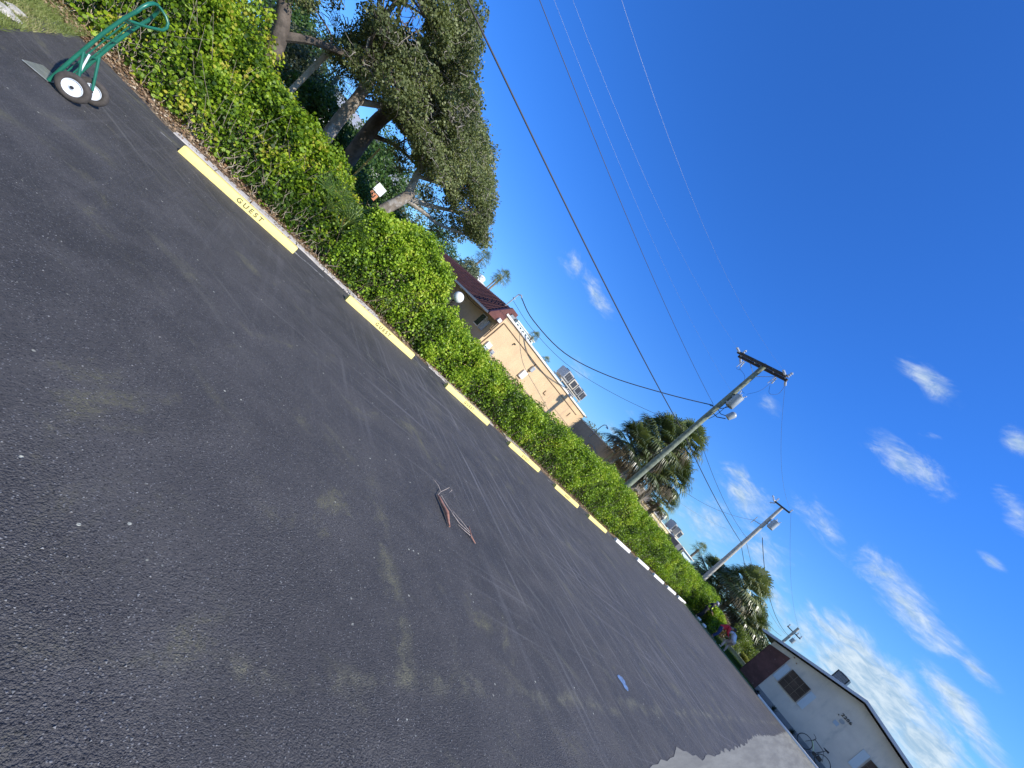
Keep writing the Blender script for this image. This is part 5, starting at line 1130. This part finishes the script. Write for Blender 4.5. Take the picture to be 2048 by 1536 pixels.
# ================================================================== PEOPLE
M_skin = mat('skin', (.36, .20, .13), .6); M_skin2 = mat('pale_skin', (.55, .34, .26), .6)
M_hair = mat('dark_hair', (.03, .02, .015), .7)
def cm(name, c, r=.85): return mat(name, c, r, var=.12, scale=9)
def person(label, loc, rz, J, skinm, top, topm, botm, shoem, hatm=None, vest=None, hairm=M_hair):
    """J: joints in metres, local; the figure faces +Y"""
    t = thing('person', label, 'person', loc, rz); j = {k: Vector(v) for k, v in J.items()}
    P4 = lambda v, r: (v.x, v.y, v.z, r)
    L = lambda a, b, f: a.lerp(b, f)
    ch = [[P4(j['pelvis'], .135), P4(L(j['pelvis'], j['chest'], .5), .125), P4(j['chest'], .145), P4(j['neckb'], .075), P4(j['neck'], .055), P4(j['head'], .085), P4(j['crown'], .075)]]
    for s in 'lr':
        ch.append([P4(j['pelvis'], .135), P4(j['hip' + s], .095), P4(j['knee' + s], .06), P4(j['ankle' + s], .042), P4(j['toe' + s], .035)])
        ch.append([P4(j['neckb'], .075), P4(j['sh' + s], .062), P4(j['el' + s], .043), P4(j['wr' + s], .028), P4(j['hand' + s], .032)])
    body = skin_obj('body', ch, skinm, t, 2)
    # fingers
    for s, sg_ in (('l', -1), ('r', 1)):
        h = j['hand' + s]; d = (h - j['wr' + s]).normalized(); sd_v = d.cross(Vector((0, 1, .3))).normalized()
    tp = [[P4(j['pelvis'] - (j['chest'] - j['pelvis']) * .12, .162), P4(j['pelvis'], .16), P4(L(j['pelvis'], j['chest'], .5), .15), P4(j['chest'], .162), P4(j['neckb'], .088)]]
    for s in 'lr':
        e = L(j['sh' + s], j['el' + s], .75) if top == 'short' else L(j['el' + s], j['wr' + s], .9)
        pts = [P4(j['neckb'], .088), P4(j['sh' + s], .078)] + ([P4(j['el' + s], .058)] if top != 'short' else []) + [P4(e, .055 if top == 'short' else .04)]; tp.append(pts)
    skin_obj('shirt', tp, topm, t, 2)
    bt = [[P4(L(j['pelvis'], j['chest'], .35), .14), P4(j['pelvis'], .15)]]
    for s in 'lr': bt.append([P4(j['pelvis'], .152), P4(j['hip' + s], .108), P4(j['knee' + s], .078), P4(L(j['knee' + s], j['ankle' + s], .93), .06)])
    skin_obj('trousers', bt, botm, t, 2)
    for s in 'lr': skin_obj('shoe', [[P4(j['ankle' + s] + Vector((0, -.03, -.03)), .05), P4(L(j['ankle' + s], j['toe' + s], .5) + Vector((0, 0, -.01)), .05), P4(j['toe' + s], .045)]], shoem, t, 1)
    u = (j['crown'] - j['head']).normalized(); f = Vector((0, 1, 0)); f = (f - u * f.dot(u)).normalized(); rt = f.cross(u)
    if hatm:
        hc = MB(); M = Matrix((rt, f, u)).transposed(); hc.lathe([(.098, .0), (.104, .02), (.098, .07), (.07, .115), (.03, .13)], j['head'] + u * .03, n=18, M=M)
        cap_o = hc.build('cap', hatm, t, True); bm2 = MB(); pts = [j['head'] + u * .035 + f * (.09 + .07 * math.sin(a)) + rt * (.085 * math.cos(a)) for a in [math.pi * i / 8 for i in range(9)]]
        bm2.add(pts + [p + u * .012 for p in pts], [tuple(range(9)), tuple(reversed(range(9, 18)))] + [(i, i + 1, i + 10, i + 9) for i in range(8)]); bm2.build('cap_brim', hatm, cap_o)
    else:
        hc = MB(); M = Matrix((rt, f, u)).transposed(); hc.lathe([(.06, -.05), (.098, -.02), (.106, .03), (.095, .08), (.06, .115), (.02, .125)], j['head'] + u * .02 - f * .018, n=16, M=M); hc.build('hair', hairm, t, True)
    fc = MB(); fc.tube([j['head'] + f * .085 + u * .012, j['head'] + f * .112 - u * .012], [.010, .016], 6); fc.build('nose', skinm, t, True)
    ey = MB()
    for s in (-1, 1): ey.lathe([(.011, -.004), (.011, .004)], j['head'] + f * .088 + u * .02 + rt * .032 * s, 'Y', 8)
    ey.build('eyes', M_black, t)
    mo = MB(); mo.box(j['head'] + f * .084 - u * .045, (.045, .012, .010)); mo.build('mouth', mat('lips', (.35, .12, .10), .6) if 'lips' not in MATS else MATS['lips'], t)
    er = MB()
    for s in (-1, 1): er.lathe([(.022, -.006), (.026, 0), (.022, .006)], j['head'] + rt * .09 * s, 'X', 10)
    er.build('ears', skinm, t)
    fg = []
    for s in 'lr':
        h = j['hand' + s]; d = (h - j['wr' + s]).normalized(); sv = d.cross(Vector((0, 0, 1))); sv = sv.normalized() if sv.length > .1 else Vector((1, 0, 0)); up = sv.cross(d)
        for i, ln in enumerate((.065, .08, .085, .075)):
            b = h + sv * (i - 1.5) * .02 + d * .015; fg.append([P4(h, .022), P4(b, .010), P4(b + d * ln * .55 - up * .01, .009), P4(b + d * ln - up * .035, .007)])
        fg.append([P4(h - d * .02, .018), P4(h + sv * .045 + d * .01, .010), P4(h + sv * .06 + d * .04 - up * .01, .009)])
    for s, sl in (('l', fg[:5]), ('r', fg[5:])): skin_obj('hand', sl, skinm, t, 1)
    if vest:
        skin_obj('vest', [[P4(L(j['pelvis'], j['chest'], .2) + Vector((.02, .03, 0)), .16), P4(L(j['pelvis'], j['chest'], .6) + Vector((.03, .035, 0)), .165), P4(j['chest'] + Vector((.03, .035, .02)), .165)]], vest, t, 2)
    return t
# stands half turned to the right, looking down the row, dark clothes, lime strip on the chest
J1 = dict(pelvis=(0, 0, .93), chest=(0, .05, 1.27), neckb=(0, .09, 1.42), neck=(0, .11, 1.49), head=(0, .15, 1.58), crown=(0, .16, 1.64),
          hipl=(-.1, 0, .88), hipr=(.1, 0, .88), kneel=(-.12, .10, .49), kneer=(.12, .02, .49), anklel=(-.13, .04, .09), ankler=(.13, -.10, .09), toel=(-.14, .2, .045), toer=(.15, .06, .045),
          shl=(-.19, .08, 1.38), shr=(.19, .08, 1.38), ell=(-.26, .10, 1.10), elr=(.27, .12, 1.10), wrl=(-.20, .30, .96), wrr=(.20, .32, .98), handl=(-.18, .38, .94), handr=(.18, .40, .97))
person('person in dark clothes, lime vest and grey cap standing at the hedge end', (-6.9, 30.6, 0), math.radians(-75), J1, M_skin, 'long', cm('black_shirt', (.014, .016, .026)), cm('black_trousers', (.012, .013, .018)), cm('grey_shoes', (.4, .4, .4)), cm('grey_cap', (.42, .42, .50)), cm('lime_vest', (.55, .75, .05)))
# bends far forward from the hips
J2 = dict(pelvis=(0, -.1, .86), chest=(0, .08, 1.14), neckb=(0, .2, 1.25), neck=(0, .27, 1.29), head=(0, .36, 1.32), crown=(0, .42, 1.34),
          hipl=(-.1, -.1, .82), hipr=(.1, -.1, .82), kneel=(-.15, .04, .47), kneer=(.15, -.02, .48), anklel=(-.17, -.08, .09), ankler=(.17, -.1, .09), toel=(-.18, .08, .045), toer=(.19, .06, .045),
          shl=(-.2, .16, 1.21), shr=(.2, .16, 1.21), ell=(-.25, .26, .94), elr=(.25, .26, .94), wrl=(-.14, .44, .80), wrr=(.14, .44, .80), handl=(-.11, .51, .76), handr=(.11, .51, .76))
person('person in a red shirt and dark blue jeans bending forward beside the lawn', (-5.45, 29.85, 0), math.radians(-70), J2, M_skin, 'long', cm('red_shirt', (.62, .03, .05)), cm('blue_jeans', (.02, .035, .12)), cm('blue_shoes', (.03, .05, .12)))
J3 = dict(J2); J3 = {k: (v[0], v[1], v[2]) for k, v in J2.items()}
J3.update(pelvis=(0, -.22, .82), hipl=(-.1, -.22, .78), hipr=(.1, -.22, .78), kneel=(-.14, .05, .47), kneer=(.14, .02, .47), chest=(0, .05, 1.08), neckb=(0, .16, 1.18), neck=(0, .21, 1.22), head=(0, .29, 1.27), crown=(0, .33, 1.32), shl=(-.19, .12, 1.14), shr=(.19, .12, 1.14), ell=(-.22, .28, .90), elr=(.22, .28, .90), wrl=(-.13, .42, .72), wrr=(.13, .42, .72), handl=(-.11, .47, .66), handr=(.11, .47, .66))
person('person in a white cap and white shirt crouching just right of the one in red', (-4.92, 30.35, 0), math.radians(55), J3, M_skin2, 'short', cm('white_shirt', (.72, .73, .74)), cm('pinkish_trousers', (.50, .38, .32)), cm('white_shoes', (.75, .75, .72)), cm('white_cap', (.78, .78, .80)))
# tools and rubbish along the end of the lot
for i, (x, y, a, lb) in enumerate(((-6.6, 30.0, .2, 'small white bucket on its side at the feet of the person in dark clothes'), (-6.15, 29.75, .9, 'small white bucket lying between the two groups of people'))):
    t = thing('bucket', lb, 'bucket', (x, y, .1), a, 'white buckets on the ground'); MB().lathe([(.075, -.11), (.085, -.1), (.10, .1), (.108, .11), (.095, .112), (.08, -.09)], axis='X', n=16).build('pail', M_white, t, True)
    MB().tube([(.1, -.1, 0), (.2, -.06, .02), (.23, 0, .03), (.2, .06, .02), (.1, .1, 0)], .004, 5).build('bail', M_metal, t)
rk_ = thing('rake', 'long-handled rake lying at the edge of the lot by the people', 'rake', (-5.95, 29.55, .02), .1)
MB().tube([(-.75, 0, .02), (.75, .03, .03)], .014, 6).build('pole', mat('wood_handle', (.55, .45, .30), .7), rk_); r_ = MB(); r_.tube([(.75, -.2, .03), (.75, .24, .03)], .012, 5)
for i in range(11): r_.tube([(.75, -.2 + i * .044, .03), (.80, -.2 + i * .044, 0)], .005, 4)
r_.build('head', M_metal, rk_)
